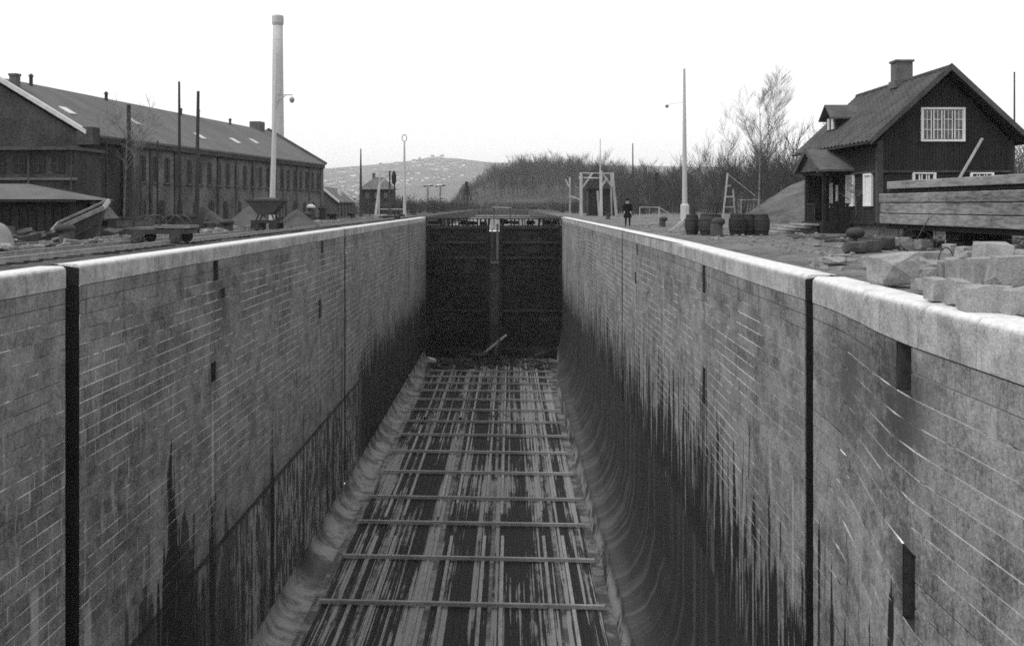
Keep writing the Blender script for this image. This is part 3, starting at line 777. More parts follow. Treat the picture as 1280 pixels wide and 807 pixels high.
# the wood itself: merged copies of the same trees, read as one mass
def merge_wood(name, label, n, placer, protos, mat):
    srcs = []
    for pr in protos:
        V = []; F = []
        for ch in pr.children:
            me = ch.data; o = len(V); V += [v.co[:] for v in me.vertices]; F += [[i + o for i in p.vertices] for p in me.polygons]
        srcs.append((np.array(V, dtype=np.float32), np.array(F, dtype=np.int32)))
    AV = []; AF = []; off = 0
    for k in range(n):
        V, F = srcs[k % len(srcs)]; (x_, y_, z_), s_ = placer(k); a = random.uniform(0, 6.28); c, s2 = math.cos(a), math.sin(a)
        W = np.empty_like(V); W[:, 0] = (V[:, 0] * c - V[:, 1] * s2) * s_ + x_; W[:, 1] = (V[:, 0] * s2 + V[:, 1] * c) * s_ + y_; W[:, 2] = V[:, 2] * s_ + z_
        AV.append(W); AF.append(F + off); off += len(V)
    V = np.concatenate(AV); F = np.concatenate(AF)
    me = bpy.data.meshes.new(name); me.vertices.add(len(V)); me.vertices.foreach_set("co", V.ravel())
    me.loops.add(F.size); me.loops.foreach_set("vertex_index", F.ravel()); me.polygons.add(len(F))
    me.polygons.foreach_set("loop_start", np.arange(0, F.size, 4, dtype=np.int32)); me.polygons.foreach_set("loop_total", np.full(len(F), 4, dtype=np.int32))
    me.materials.append(MAT[mat]); me.update(); me.validate()
    return tag(link(name, me), label, 'wood', kind='stuff')
def light_proto(h, seed, spread, kids, twig):
    T, C_ = bare_tree(h, 2, seed, r0=.014, spread=spread, kids=kids, twig=twig, first=.2, upright=.25); r_ = thing('x', 'x', 'x'); T.build('trunk', 'bark', r_, fix=False); C_.build('crown', 'bark', r_, fix=False); return r_
lp = [light_proto(11, 21, .65, 8, .045), light_proto(12, 22, .55, 8, .045), light_proto(9, 23, .75, 8, .045)]
def pl_hill(k):
    while True:
        tb = random.uniform(-.058, .34); y_ = random.uniform(600, 960)
        if interp(NEARH, tb) > 0: break
    x_ = tb * y_; s_ = (1.45 + .5 * mnoise.noise(Vector((tb * 40, y_ * .01, 2)))) * random.uniform(.55, 1.0) * (.45 + .55 * sstep(-.06, -.02, tb)) * (1.0 if tb > 0 else .8)
    return (x_, y_, near_z(x_, y_) - .3), s_
def pl_edge(k):
    tb = random.uniform(.07, .5); y_ = random.uniform(165, 330)
    if tb > .24: y_ = random.uniform(115, 230)
    v_ = .85 + .5 * mnoise.noise(Vector((tb * 30, y_ * .02, 4)))
    return (tb * y_, y_, -.2), random.uniform(.5, .95) * v_ * (.85 if tb < .2 else 1.0)
merge_wood('far_wood', 'leafless wood covering the dark hill beyond the gate', 1500, pl_hill, lp, 'bark')
merge_wood('edge_wood', 'dense leafless wood behind the right quay and the house', 520, pl_edge, lp, 'bark')
# scrub low along the far bank
def bush(n_, seed, h=2.2):
    rnd = random.Random(seed); m_ = MB()
    for k in range(n_):
        a = rnd.uniform(0, 6.28); sp = rnd.uniform(.1, .7); L = h * rnd.uniform(.6, 1); p = Vector((rnd.gauss(0, .3), rnd.gauss(0, .3), 0))
        q = p + Vector((math.cos(a) * math.sin(sp), math.sin(a) * math.sin(sp), math.cos(sp))) * L
        m_.tube(p, q, .03, .012, 3, False)
        for j in range(3):
            f_ = rnd.uniform(.4, .9); s_ = p.lerp(q, f_); e = s_ + Vector((rnd.gauss(0, .5), rnd.gauss(0, .5), rnd.uniform(.2, .7))) * .6; m_.tube(s_, e, .015, .008, 3, False)
    return m_
bs = thing('x', 'x', 'x'); bush(26, 5).build('crown', 'bark', bs, fix=False)
def pl_scrub(k):
    y_ = random.uniform(345, 420) if k % 3 else random.uniform(150, 330); tb = random.uniform(-.13, .2)
    if k % 3 == 0:
        x_ = random.choice((random.uniform(-26, -13), random.uniform(9, 45)))
    else: x_ = tb * y_
    return (x_, y_, -.1), random.uniform(.7, 1.7)
merge_wood('scrub', 'low leafless scrub along the canal banks beyond the gate', 420, pl_scrub, [bs], 'bark')
for r_ in lp + [bs]:
    for c in list(r_.children): bpy.data.objects.remove(c)
    bpy.data.objects.remove(r_)

# spruce on the far bank
def spruce(loc, h, label, group=None):
    r_ = thing('spruce_tree', label, 'tree', loc, 0, group); t_ = MB(); t_.tube((0, 0, 0), (0, 0, h), h * .015, .02, 6); t_.build('trunk', 'bark', r_, fix=False)
    c = MB(); rnd = random.Random(int(h * 10))
    for k in range(1100):
        f_ = rnd.random() ** .8; z = h * (.12 + .87 * f_); R_ = h * .27 * (1 - f_) + .15; a = rnd.uniform(0, 6.28); r1 = R_ * rnd.uniform(.25, 1)
        p = Vector((math.cos(a) * r1, math.sin(a) * r1, z - r1 * .25)); s_ = rnd.uniform(.25, .6)
        c.add([p + Vector((rnd.uniform(-s_, s_), rnd.uniform(-s_, s_), rnd.uniform(-s_, s_) * .4)) for _ in range(3)], [(0, 1, 2)])
    c.build('crown', 'needles', r_, fix=False); return r_
spruce((-13.6, 330, -.2), 9.2, 'dark pointed spruce on the far bank above the gate')
spruce((34, 240, 0), 9, 'dark spruce among the bare trees behind the timber frames')

# earth mound right of the quay
def mound(name, label, cat, loc, rx, ry, h, mat, seed, peak=1.6, kind=None, sc=.5):
    n, mr = 36, 12; V = [(0, 0, h)]; F = []
    for j in range(1, mr + 1):
        for i in range(n):
            a = 6.2832 * i / n; q = j / mr; jj = 1 + .10 * mnoise.noise(Vector((math.cos(a) * 1.3, math.sin(a) * 1.3, seed)))
            x_, y_ = rx * q * math.cos(a) * jj, ry * q * math.sin(a) * jj
            z_ = h * max(0, 1 - q ** peak) * 1.0 + .06 * h * mnoise.noise(Vector((x_ * sc * 2, y_ * sc * 2, seed))) - .12 * q
            V.append((x_, y_, z_))
    for i in range(n): F.append((0, 1 + i, 1 + (i + 1) % n))
    for j in range(mr - 1):
        for i in range(n): a = 1 + j * n + i; b_ = 1 + j * n + (i + 1) % n; F.append((a, a + n, b_ + n, b_))
    me = bpy.data.meshes.new(name); me.from_pydata(V, [], F); me.materials.append(MAT[mat]); me.polygons.foreach_set("use_smooth", [True] * len(F)); me.update()
    o = link(name, me); o.location = loc; return tag(o, label, cat, kind=kind)
mound('terrain_bank', None, None, (25.0, 83, -.1), 7.6, 8, 3.0, 'bank', 4, 1.35, 'structure', .2)
MAT['pale_earth'] = hill_mat("pale_dug_earth", 0.10, .5)
mound('terrain_knoll', None, None, (31.0, 101, -.1), 9.0, 7, 4.7, 'pale_earth', 8, 1.5, 'structure', .3)

# ------------------------------------------------------------------ quay tracks (left)
def track(x0, label):
    t_ = thing('railway_track', label, 'railway track', (x0, 60, -.07))
    for dx in (-.70, .70):
        m_ = MB(); m_.box((dx, 0, .075), (.06, 140, .15)); m_.box((dx, 0, .155), (.085, 140, .03)); m_.build('rail', 'rail_iron', t_)
    sm = MB(); sm.box((0, 0, 0), (2.3, .22, .10)); s0 = sm.build('sleeper', 'tarred_wood', t_); s0.location = (0, -58, -.01)
    for k in range(1, 150):
        s_ = s0.copy(); COL.objects.link(s_); s_.parent = t_; s_.location = (random.uniform(-.05, .05), -58 + k * .85, -.012); s_.rotation_euler = (0, 0, random.uniform(-.03, .03))
track(-12.75, 'railway track running closest along the left coping')
track(-15.6, 'second railway track from the left coping, behind the first')

# ------------------------------------------------------------------ bollards
def bollard(label, loc, h=.62, r=.22, cap=.34, lean=0.0, group='iron mooring bollards on the quays'):
    o = thing('bollard', label, 'bollard', loc, lean, group); m_ = MB(); m_.lathe([(r * 1.25, -.02), (r * 1.2, .05), (r, .10), (r * .95, h * .7)], n=18); m_.build('post', 'bollard_iron', o, True)
    c = MB(); zc = h * .80; hh = h * .24
    prof = [(cap * math.cos(q) ** .7 if math.cos(q) > .02 else .02, zc + hh * math.sin(q)) for q in [R(-80 + k * 16) for k in range(11)]]
    c.lathe(prof, (cap * .28, 0, 0), 20); c.build('cap', 'bollard_iron', o, True); return o
bollard('hooded bollard nearest the camera on the left quay, beside the tipped tub', gp(83.5, 307), .70, .24, .33, 2.6)
bollard('hooded bollard in front of the house corner on the right quay', (10.1, 30.6, 0), .66, .13, .27, 0.1)
bollard('small round topped bollard in front of the barrels', (9.05, 47.0 - 1.5, 0), .78, .27, .30, 0.2)
bollard('bollard midway between the person and the pale lamp mast', gp(828, 283.5), .62, .20, .27, .3)
bollard('small far bollard just left of the person near the timber frames', gp(760, 273.5), .5, .2, .28, .3)
bollard('bollard with wide cap between the heap and the flat rail trolley', gp(286, 290), .62, .22, .36, 2.8)
bollard('bollard with wide cap just right of the sand heaps by the hopper wagon', gp(385, 279.5), .85, .26, .44, 2.8)
bollard('bollard before the small gabled hut, left of the dark mast', gp(441, 275.5), .75, .26, .36, 2.8)
def gatepost(px, py, h, w_, label, capm='verge_white'):
    o = thing('stub_post', label, 'post', gp(px, py), 0, 'capped stub posts by the far quay'); m_ = MB(); m_.box((0, 0, h / 2), (w_, w_, h)); m_.build('shaft', 'brick_wall', o)
    c = MB(); c.lathe([(w_ * .75, h), (w_ * .8, h + .12), (w_ * .3, h + .3)], n=10); c.build('cap', capm, o); return o
gatepost(388.5, 278.5, 1.15, .45, 'dark stub post with pale cap in front of the brick building corner')
gatepost(403.5, 277, 1.0, .5, 'dark stub post with grey cap right of the pale capped one', 'bollard_iron')

# boulder cut by the left frame edge
def rock_mesh(d, seed, bev=.03, chips=11, jit=.30):
    rnd = random.Random(seed); bm = bmesh.new(); pts = []
    for sx in (-1, 1):
        for sy in (-1, 1):
            for sz in (-1, 1): pts.append((sx * d[0] / 2 * rnd.uniform(1 - jit, 1), sy * d[1] / 2 * rnd.uniform(1 - jit, 1), sz * d[2] / 2 * rnd.uniform(1 - jit, 1)))
    for k in range(chips):
        a = [rnd.uniform(-.5, .5) for _ in range(3)]; i = rnd.randrange(3); a[i] = rnd.choice((-.5, .5)) * rnd.uniform(.85, 1.1); pts.append((a[0] * d[0], a[1] * d[1], a[2] * d[2]))
    vs = [bm.verts.new(p) for p in pts]; r_ = bmesh.ops.convex_hull(bm, input=vs)
    junk = [g for g in r_['geom_interior'] + r_['geom_unused'] if isinstance(g, bmesh.types.BMVert)]
    if junk: bmesh.ops.delete(bm, geom=list(set(junk)), context='VERTS')
    bmesh.ops.bevel(bm, geom=list(bm.edges), offset=.45 * bev * min(d), segments=1, affect='EDGES')
    bmesh.ops.triangulate(bm, faces=bm.faces); bmesh.ops.subdivide_edges(bm, edges=bm.edges, cuts=2, use_grid_fill=True)
    for v in bm.verts:
        n_ = mnoise.noise(v.co * (3.5 / max(d)) * 2 + Vector((seed, 0, 0))) * .25 + mnoise.noise(v.co * 12 + Vector((seed, 3, 0))) * .45
        v.co += v.co.normalized() * n_ * .06 * max(d)
    bmesh.ops.recalc_face_normals(bm, faces=bm.faces)
    me = bpy.data.meshes.new('granite_block'); bm.to_mesh(me); bm.free(); return me
def rock(label, px, py, w_, dpt, h, rz=0, seed=1, z=0, name='granite_block', mat='granite', tilt=0, lift=0, g='rough granite blocks dumped on the right quay', jit=.30):
    me = rock_mesh((w_, dpt, h), seed, jit=jit); me.materials.append(MAT[mat]); o = link(name, me); x_, y_, _ = gp(px, py)
    o.location = (x_, y_ + dpt / 2, h / 2 * .94 + z); o.rotation_euler = (0, tilt, rz); return tag(o, label, 'stone', g)
mound('boulder', 'grey rounded boulder cut off by the left edge of the view', 'stone', (gp(-15, 309)[0], gp(-8, 309)[1] + .5, -.05), .62, .7, .88, 'granite', 71, 3.0, None, 1.2)
s_ = 1.0
rock('largest granite block, slab topped, right at the edge of the right coping', 1123, 357, .80, .6, .56, .12, 31)
rock('granite block with a rope loop over it, behind the largest block', 1176, 338, .72, .5, .40, .1, 32)
rock('tall tapering granite block standing highest at the back of the heap', 1250, 340, .78, .55, .62, 0, 33, jit=.42)
rock('flat pale topped block between the looped block and the stacked stones', 1180, 352, .72, .8, .36, .3, 34)
rock('narrow dark faced block wedged left of the biggest upper stones', 1208, 364, .26, .5, .52, .1, 35)
rock('upright block next to the narrow dark faced one in the heap', 1234, 372, .36, .5, .56, -.1, 36, z=.03)
rock('big squared block on top at the right end of the heap', 1274, 377, .56, .5, .46, -.12, 37, z=.20)
rock('long low block at the bottom right under the big squared one', 1240, 391, .62, .5, .34, -.10, 38)
rock('squat upright block lowest of the heap on the left', 1177, 379, .26, .4, .34, .05, 39)
rock('squared block between the squat one and the long low block', 1205, 384, .27, .4, .37, .0, 40)
rock('small dark sided stone beside the largest block', 1096, 335, .45, .5, .25, -.35, 41)
rock('flat broken slab lying left of the granite heap near the bollard', 1045, 330, .62, .5, .16, -.2, 42)
rock('thin flat slab behind the broken slab by the bollard', 1052, 322, .55, .3, .08, .1, 43)
rock('block at the back of the heap cut by the right edge of the view', 1290, 338, .6, .6, .42, .1, 44)
rock('dark block behind the heap under the wooden scow', 1215, 322, .6, .4, .3, .2, 45)
rock('low block behind the tall tapering one under the scow', 1200, 330, .5, .4, .22, .3, 46)
extra = [(1280, 394, .38, .34, 'angular block at the lower right corner of the heap beside the long low one'), (1290, 366, .4, .5, 'rough block cut by the right edge, behind the big squared one'), (1150, 364, .22, .2, 'small rough stone in front of the largest block on the coping side'), (1188, 360, .3, .44, 'upright rough stone left of the narrow dark faced block'), (1110, 338, .3, .3, 'small upright stone between the dark sided stone and the largest block'), (1168, 357, .3, .3, 'angular stone against the right side of the largest block'), (1245, 345, .34, .42, 'rough stone right of the small angular one in the heap'), (1213, 334, .3, .36, 'stone between the looped block and the tall tapering one'), (1150, 345, .34, .36, 'middling stone between the largest block and the flat pale topped one'), (1198, 348, .40, .42, 'rough stone standing behind the narrow dark faced block'), (1222, 352, .30, .34, 'small angular stone in the middle of the heap, under the tall one'),
         (1262, 352, .5, .40, 'broad stone between the tall tapering block and the big squared one'), (1160, 366, .28, .22, 'low stone chip block at the foot of the heap on the coping side'), (1272, 320, .5, .34, 'stone at the far back right of the heap near the scow'),
         (1190, 318, .34, .30, 'stone at the back of the heap below the left part of the scow'), (1140, 326, .38, .22, 'flat stone behind the largest block by the iron hoop')]
for k, (px, py, w_, h_, lb) in enumerate(extra): rock(lb, px, py, w_, w_ * .9, h_, .5 * k, 400 + k, jit=.38)
for k in range(16):
    px = random.uniform(1010, 1100); rock('small loose stone chip on the dirt by the coping', px, random.uniform(318, 336) + (px - 1010) * .12, random.uniform(.08, .2), random.uniform(.08, .16), random.uniform(.04, .09), random.uniform(0, 3), 100 + k, g='loose stone chips by the coping')
m_ = MB(); m_.path([(.17 * math.cos(a) - .02, -.02 + .30 * math.cos(a) * .2, .26 * math.sin(a)) for a in [R(k * 12 + 20) for k in range(18)]], .012, 5)
o = m_.build('rope_loop', 'dark_iron'); o.location = (1176 / 1300 * 0 + (1178 - 637) * 21.3 / 1300, 21.1, .22); tag(o, 'dark rope loop hanging over the granite block', 'rope')
# rubble
def rubble(name, label, n, f, smin, smax, mat):
    m_ = MB()
    for k in range(n):
        x_, y_ = f(); s_ = random.uniform(smin, smax) * random.uniform(.5, 1); m_.box((x_, y_, s_ * .2 + (.07 if x_ < 0 else 0)), (s_ * random.uniform(.8, 1.8), s_, s_ * .6), random.uniform(0, 6), random.uniform(-.3, .3), random.uniform(-.3, .3))
    return tag(m_.build(name, mat), label, 'rubble', kind='stuff')
rubble('rubble', 'small rubble and chips scattered over the right quay', 900, lambda: (8 + abs(random.gauss(0, 5)), random.uniform(14, 75)), .03, .16, 'granite')
rubble('scrap_rubble', 'broken stone and scrap strewn between the left tracks and the sheds', 1500, lambda: (random.choice((random.uniform(-22, -16.6), random.uniform(-14.8, -13.6), random.uniform(-24, -14))), random.uniform(30, 100)), .05, .30, 'granite')
rubble('dark_rubble', 'dark clods and litter on the right quay before the house', 500, lambda: (random.uniform(11.5, 22), random.uniform(26, 44)), .05, .28, 'rust_iron')

# ------------------------------------------------------------------ things on the left quay
# tipped tub
tb_ = thing('tipped_skip', 'rusty iron tipping skip lying tilted on its side beside the track', 'skip', gp(116, 303, 0), R(6))
def skip_section(): return [(-1.05, .95), (-.25, .05), (.25, .05), (1.05, .95)]
body = MB(); L = .62
for (a, b_) in zip(skip_section()[:-1], skip_section()[1:]):
    d = Vector((b_[0] - a[0], b_[1] - a[1])); nn = Vector((-d.y, d.x)).normalized() * .03
    body.prism([a, b_, (b_[0] + nn.x, b_[1] + nn.y), (a[0] + nn.x, a[1] + nn.y)], -L, L, 'y')
for yy in (-L, L):
    body.prism(skip_section(), yy - .02, yy + .02, 'y')
rim = MB()
for yy in (-L - .04, L + .04): rim.box((0, yy, .95), (2.2, .07, .16))
for xx in (-1.08, 1.08): rim.box((xx, 0, .95), (.07, 1.36, .16))
rib = MB(); rib.prism([(-.62, .46), (-.55, .38), (.62, .46), (.56, .54)], -L - .05, -L - .02, 'y')
M = Matrix.Scale(.9, 4) @ Matrix.Rotation(R(-25), 4, 'Y') @ Matrix.Rotation(R(14), 4, 'X')
for nm, mm, mt in (('tub', body, 'tub_iron'), ('rim', rim, 'rail_iron'), ('brace', rib, 'rust_iron')):
    mm.v = [tuple(M @ Vector(v) + Vector((0, 0, .22))) for v in mm.v]; mm.build(nm, mt, tb_)
# bogie trolley
tr_ = thing('rail_trolley', 'low rail trolley with curved arms on small wheels, on the nearest track', 'trolley', gp(205, 303), R(90)); 
m_ = MB()
for yy in (-.62, .62): m_.box((0, yy, .38), (2.2, .10, .16))
for xx in (-1.02, -.3, .3, 1.02): m_.box((xx, 0, .38), (.10, 1.3, .12))
m_.build('frame', 'dark_iron', tr_)
m_ = MB(); m_.box((.45, 0, .56), (1.3, 1.1, .10)); m_.box((-.6, .1, .50), (.9, 1.2, .08)); m_.build('deck', 'grey_timber', tr_)
wh = MB(); wh.tube((0, -.03, 0), (0, .03, 0), .19, .19, 16); wh.tube((0, .03, 0), (0, .055, 0), .23, .23, 16); wh.tube((0, -.08, 0), (0, -.03, 0), .07, .07, 8)
w0 = wh.build('wheel', 'rust_iron', tr_)
kk = 0
for xx in (-.75, -.2 + .4, .75 - .2 + .25, -.3):
    pass
for xx, yy in ((-.72, -.7), (.62, -.7), (-.72, .7), (.62, .7)):
    o = w0 if kk == 0 else w0.copy()
    if kk: COL.objects.link(o); o.parent = tr_
    o.location = (xx, yy, .19); o.rotation_euler = (0, 0, 0 if yy < 0 else math.pi); kk += 1
for xx in (-.45, .45):
    a = MB(); a.path([(xx + .42 * math.cos(q), -.45, .6 + .36 * math.sin(q)) for q in [R(k * 15 + 10) for k in range(11)]], .035, 6); a.build('curved_arm', 'rust_iron', tr_)
    a = MB(); a.path([(xx + .42 * math.cos(q), .45, .6 + .36 * math.sin(q)) for q in [R(k * 15 + 10) for k in range(11)]], .035, 6); a.build('curved_arm', 'rust_iron', tr_)
m_ = MB(); m_.tube((-1.0, -.3, .4), (-1.0, -.3, 1.0), .04, .04, 6); m_.tube((0, -.45, .6), (0, -.45, 1.0), .05, .05, 6); m_.build('stanchion', 'dark_iron', tr_)
tr_.rotation_euler = (0, 0, R(0)); tr_.location = (gp(205, 303)[0], gp(205, 303)[1], 0.02)
# hopper wagon
hw = thing('hopper_wagon', 'black tipping hopper wagon loaded with sand, on the track under the chimney', 'wagon', (gp(334, 288)[0], gp(334, 288)[1], .02))
tubm = MB(); sec = [(-1.05, 1.62), (-.36, .82), (.36, .82), (1.05, 1.62)]
for a, b_ in zip(sec[:-1], sec[1:]):
    d = Vector((b_[0] - a[0], b_[1] - a[1])); nn = Vector((-d.y, d.x)).normalized() * .03
    tubm.prism([a, b_, (b_[0] + nn.x, b_[1] + nn.y), (a[0] + nn.x, a[1] + nn.y)], -.6, .6, 'y')
for yy in (-.6, .6): tubm.prism(sec, yy - .02, yy + .02, 'y')
tubm.build('tub', 'dark_iron', hw)
m_ = MB()
for yy in (-.63, .63): m_.box((0, yy, 1.60), (2.15, .05, .10))
for xx in (-1.06, 1.06): m_.box((xx, 0, 1.6), (.05, 1.3, .10))
m_.build('rim', 'rust_iron', hw)
m_ = MB()
for yy in (-.45, .45): m_.box((0, yy, .45), (1.5, .10, .16))
for xx in (-.72, .72): m_.box((xx, 0, .45), (.1, .95, .14))
for xx in (-.5, .5): m_.beam((xx, -.45, .5), (xx * .6, -.45, .95), .07, .07); m_.beam((xx, .45, .5), (xx * .6, .45, .95), .07, .07)
m_.build('frame', 'dark_iron', hw)
ld = MB(); ld.lathe([(.95, 0), (.7, .08), (.3, .14), (.02, .15)], (0, 0, 1.60), 14); o = ld.build('sand_load', 'bale', hw, True); o.scale = (1, .55, 1)
wh = MB(); wh.tube((0, -.03, 0), (0, .03, 0), .22, .22, 16); wh.tube((0, .03, 0), (0, .055, 0), .26, .26, 16); w0 = wh.build('wheel', 'dark_iron', hw); kk = 0
for xx, yy in ((-.48, -.7), (.48, -.7), (-.48, .7), (.48, .7)):
    o = w0 if kk == 0 else w0.copy()
    if kk: COL.objects.link(o); o.parent = hw
    o.location = (xx, yy, .22); kk += 1
x_, y_, _ = gp(350, 281); m_ = MB(); m_.tube((0, 0, 0), (0, 0, 1.2), .05, .05, 6); m_.box((0, 0, 1.55), (.5, .35, .75), bev=.05); o = m_.build('signal_box', 'dark_iron'); o.location = (x_, y_, 0); tag(o, 'dark box on a stake standing right behind the hopper wagon', 'box')
# heaps
def heap(label, px, py, w_, h, seed, mat='bale', ry=None, peak=1.05):
    x_, y_, _ = gp(px, py); ry = ry or w_ * .5
    return mound('sand_heap', label, 'heap', (x_, y_ + ry * .7, -.03), w_ / 2, ry, h, mat, seed, peak, None, .6)
heap('grey sand heap left of the hopper wagon', 305, 285, 3.6, 1.35, 21)
heap('grey sand heap right of the hopper wagon', 366, 284, 3.4, 1.15, 22)
heap('low dark earth heap left of the sand heaps', 262, 285, 2.6, .8, 23, 'bank')
heap('low spoil heap between the flat trolley and the earth heap', 243, 281, 3.4, .6, 24, 'bank')
heap('low heap of rubble behind the tipped skip', 165, 283, 3.0, .8, 25, 'bank')
# low bins and boards
def bin_(label, px, py, w_, dp, h, mat='upright_timber', name='wooden_bin'):
    o = thing(name, label, 'bin', gp(px, py)); m = MB(); m.box((0, -dp / 2, h / 2), (w_, .05, h)); m.box((0, dp / 2, h / 2), (w_, .05, h)); m.box((-w_ / 2 + .025, 0, h / 2), (.05, dp - .06, h)); m.box((w_ / 2 - .025, 0, h / 2), (.05, dp - .06, h)); m.build('side_wall', mat, o)
    r_ = MB(); r_.box((0, -dp / 2 - .03, h), (w_ + .1, .08, .08)); r_.build('top_rail', 'rust_iron', o)
    r_ = MB(); r_.box((0, 0, h * .8), (w_ - .12, dp - .12, .05)); r_.build('contents', 'bale', o); return o
bin_('low open bin of pale boards just behind the rail trolley arms', 163, 291, 1.9, 1.4, .75)
bin_('wide low iron bin behind the rail trolley', 225, 287, 2.2, 1.4, .75, 'tub_iron')
bin_('dark bin next to the end of the trolley', 236, 292, .8, .8, .5, 'tarred_wood')
rubble('yard_litter', 'dark timber offcuts and iron litter covering the yard behind the left tracks', 1400, lambda: (random.uniform(-23, -16.4), random.uniform(30, 95)), .12, .65, 'tub_iron')
for k in range(14):
    x_ = random.uniform(-22, -17); y_ = random.uniform(34, 60)
    plank_thing('scrap_board', 'loose weathered board lying among the left quay scrap', 'board', (x_, y_, .10 + .05 * random.random()), (random.uniform(1.2, 2.8), .2, .05), (0, random.uniform(-.05, .05), random.uniform(-.6, .6)), random.choice(('grey_timber', 'upright_timber')), 'loose boards on the left quay')
plank_thing('long_plank', 'long pale plank lying on the ground left of the nearest bollard', 'board', (-18.3, 36.2, .14), (3.0, .25, .08), (0, 0, .1), 'grey_timber')
for k, (px, py, w_, h_) in enumerate(((182, 286, .5, .5), (200, 283, .9, .35), (255, 281, .7, .4), (270, 279, .5, .9), (322, 277, .6, .8), (376, 276, .5, .7), (415, 275, .8, .5))):
    lb = ('squat dark drum behind the rail trolley', 'low dark chest behind the rail trolley', 'dark chest left of the left sand heap', 'upright dark drum at the factory wall', 'drum behind the hopper wagon', 'drum behind the right sand heap', 'dark chest before the gabled hut')[k]
    if 'drum' in lb: m_ = MB(); m_.lathe([(w_ * .45, 0), (w_ * .5, .04), (w_ * .47, h_ * .5), (w_ * .5, h_ - .04), (w_ * .42, h_)], n=12); o = m_.build('drum', 'dark_iron')
    else:
        o = None; m_ = MB(); m_.box((0, 0, h_ / 2), (w_, w_ * .6, h_), bev=.02); m_.box((0, 0, h_ + .02), (w_ + .08, w_ * .6 + .08, .05)); o = m_.build('chest', 'tarred_wood')
    o.location = gp(px, py); tag(o, lb, 'drum' if 'drum' in lb else 'chest')
# leaning planks against the facade
lp_ = thing('leaning_planks', 'bundle of tall grey planks leaning upright before the brick facade', 'plank stack', (-20.4, 56.5, 0))
for k in range(5):
    m_ = MB(); m_.box((k * .19 - .38, random.uniform(-.05, .05), 1.85 - .1 * (k % 2)), (.16, .05, 3.6 - .3 * (k % 3)), ry=R(-3 + random.uniform(-1.5, 1.0)), rx=R(-4)); m_.build('plank', 'upright_timber', lp_)

# poles and masts
def pole(name, label, px, pyb, pyt, r0, r1, mat, group=None, lean=(0, 0), arms=None, d=None):
    if d is None: x_, y_, _ = gp(px, pyb)
    else: y_ = d; x_ = (px - 637) * d / 1300
    h = EYE + (257 - pyt) * y_ / 1300
    o = thing(name, label, 'pole', (x_, y_, 0), 0, group); m = MB(); m.tube((0, 0, -.1), (lean[0], lean[1], h), r0, r1, 12); m.build('shaft', mat, o)
    return o, h
GP = 'wooden poles on the left quay'
pole('utility_pole', 'short thick dark pole in front of the leaning planks', 161, 270, 131, .14, .11, 'pole_wood', GP, d=57)
pole('utility_pole', 'thin tall dark pole left of its taller twin before the facade', 225, 270, 102, .11, .06, 'pole_wood', GP, (-.05, 0), d=58)
pole('utility_pole', 'tall dark pole right of its twin before the facade', 245.5, 270, 114, .12, .08, 'pole_wood', GP, (.1, 0), d=57)
for px, py, pt in ((133, 282, 178), (197, 280, 176), (158, 280, 185)): pole('drain_post', 'slim dark pipe standing close to the brick facade', px, py, pt, .05, .05, 'dark_iron', 'slim dark pipes at the brick facade', d=59 if px > 150 else 54)
o, h = pole('pale_lamp_mast', 'tall pale lamp mast rising behind the hopper wagon in front of the chimney', 339.5, 277, 66, .20, .08, 'concrete_mast', None, (.30, 0), d=64)
m_ = MB(); m_.beam((.22, 0, h - 2.6), (1.3, 0, h - 2.6), .04, .05); m_.beam((.2, 0, h - 3.2), (.9, 0, h - 2.6), .035, .035); m_.beam((.2, 0, h - 3.9), (.6, 0, h - 2.2), .03, .03); m_.build('bracket', 'rail_iron', o)
m_ = MB(); m_.lathe([(.03, 0), (.14, -.08), (.17, -.2), (.08, -.38)], (1.25, 0, h - 2.7), 12); m_.build('lamp_shade', 'rail_iron', o)
o, h = pole('steel_mast', 'slim dark mast left of the far gallows frames', 451, 275, 186, .22, .06, 'pole_wood', None, d=118)
o, h = pole('ring_lamp_mast', 'pale lamp post with ring top at the far left end of the coping', 505.5, 268, 176, .24, .10, 'concrete_mast', None, d=133)
m_ = MB(); m_.path([(.30 * math.cos(q), 0, h + .35 + .42 * math.sin(q)) for q in [R(k * 20) for k in range(19)]], .06, 6); m_.build('lamp_ring', 'rail_iron', o)
o, h = pole('pale_lamp_mast', 'tall pale lamp mast with thick foot on the right quay', 856, 274.5, 86, .27, .11, 'concrete_mast', None, (-.05, 0), d=98.8)
m_ = MB(); m_.lathe([(.42, -.1), (.42, 1.35), (.30, 1.5)], n=8); m_.build('foot', 'concrete_mast', o)
m_ = MB(); m_.beam((-.1, 0, h - 3.2), (-1.7, 0, h - 3.4), .025, .025); m_.lathe([(.04, 0), (.18, -.1), (.14, -.3)], (-1.7, 0, h - 3.4), 10); m_.build('lamp_arm', 'rail_iron', o)
pole('thin_pole', 'thin dark pole rising behind the right timber frames', 791, 262, 179, .16, .07, 'pole_wood', None, d=150)
pole('thin_pole', 'thin pale mast above the middle post of the right timber frames', 750.3, 262, 173, .11, .05, 'concrete_mast', None, d=135)
pole('thin_pole', 'tall thin pole behind the right slope of the house roof', 1268, 262, 90, .07, .05, 'pole_wood', None, d=70)

for k, (px, pb, pt) in enumerate(((118, 282, 246), (146, 284, 240), (214, 280, 238), (258, 279, 240), (296, 277, 243), (364, 275, 246), (395, 274, 240), (462, 272, 240), (497, 270, 246), (520, 269, 255))):
    pole('yard_stake', ('short stake behind the tipped skip', 'stake left of the leaning planks', 'stake behind the rail trolley', 'stake between trolley and left sand heap', 'stake behind the left sand heap', 'stake behind the right sand heap', 'stake before the factory corner', 'stake right of the dark mast', 'stake left of the ring lamp mast', 'low stake at the far left gate corner')[k], px, pb, pt, .06, .05, 'pole_wood', 'dark stakes on the left quay')

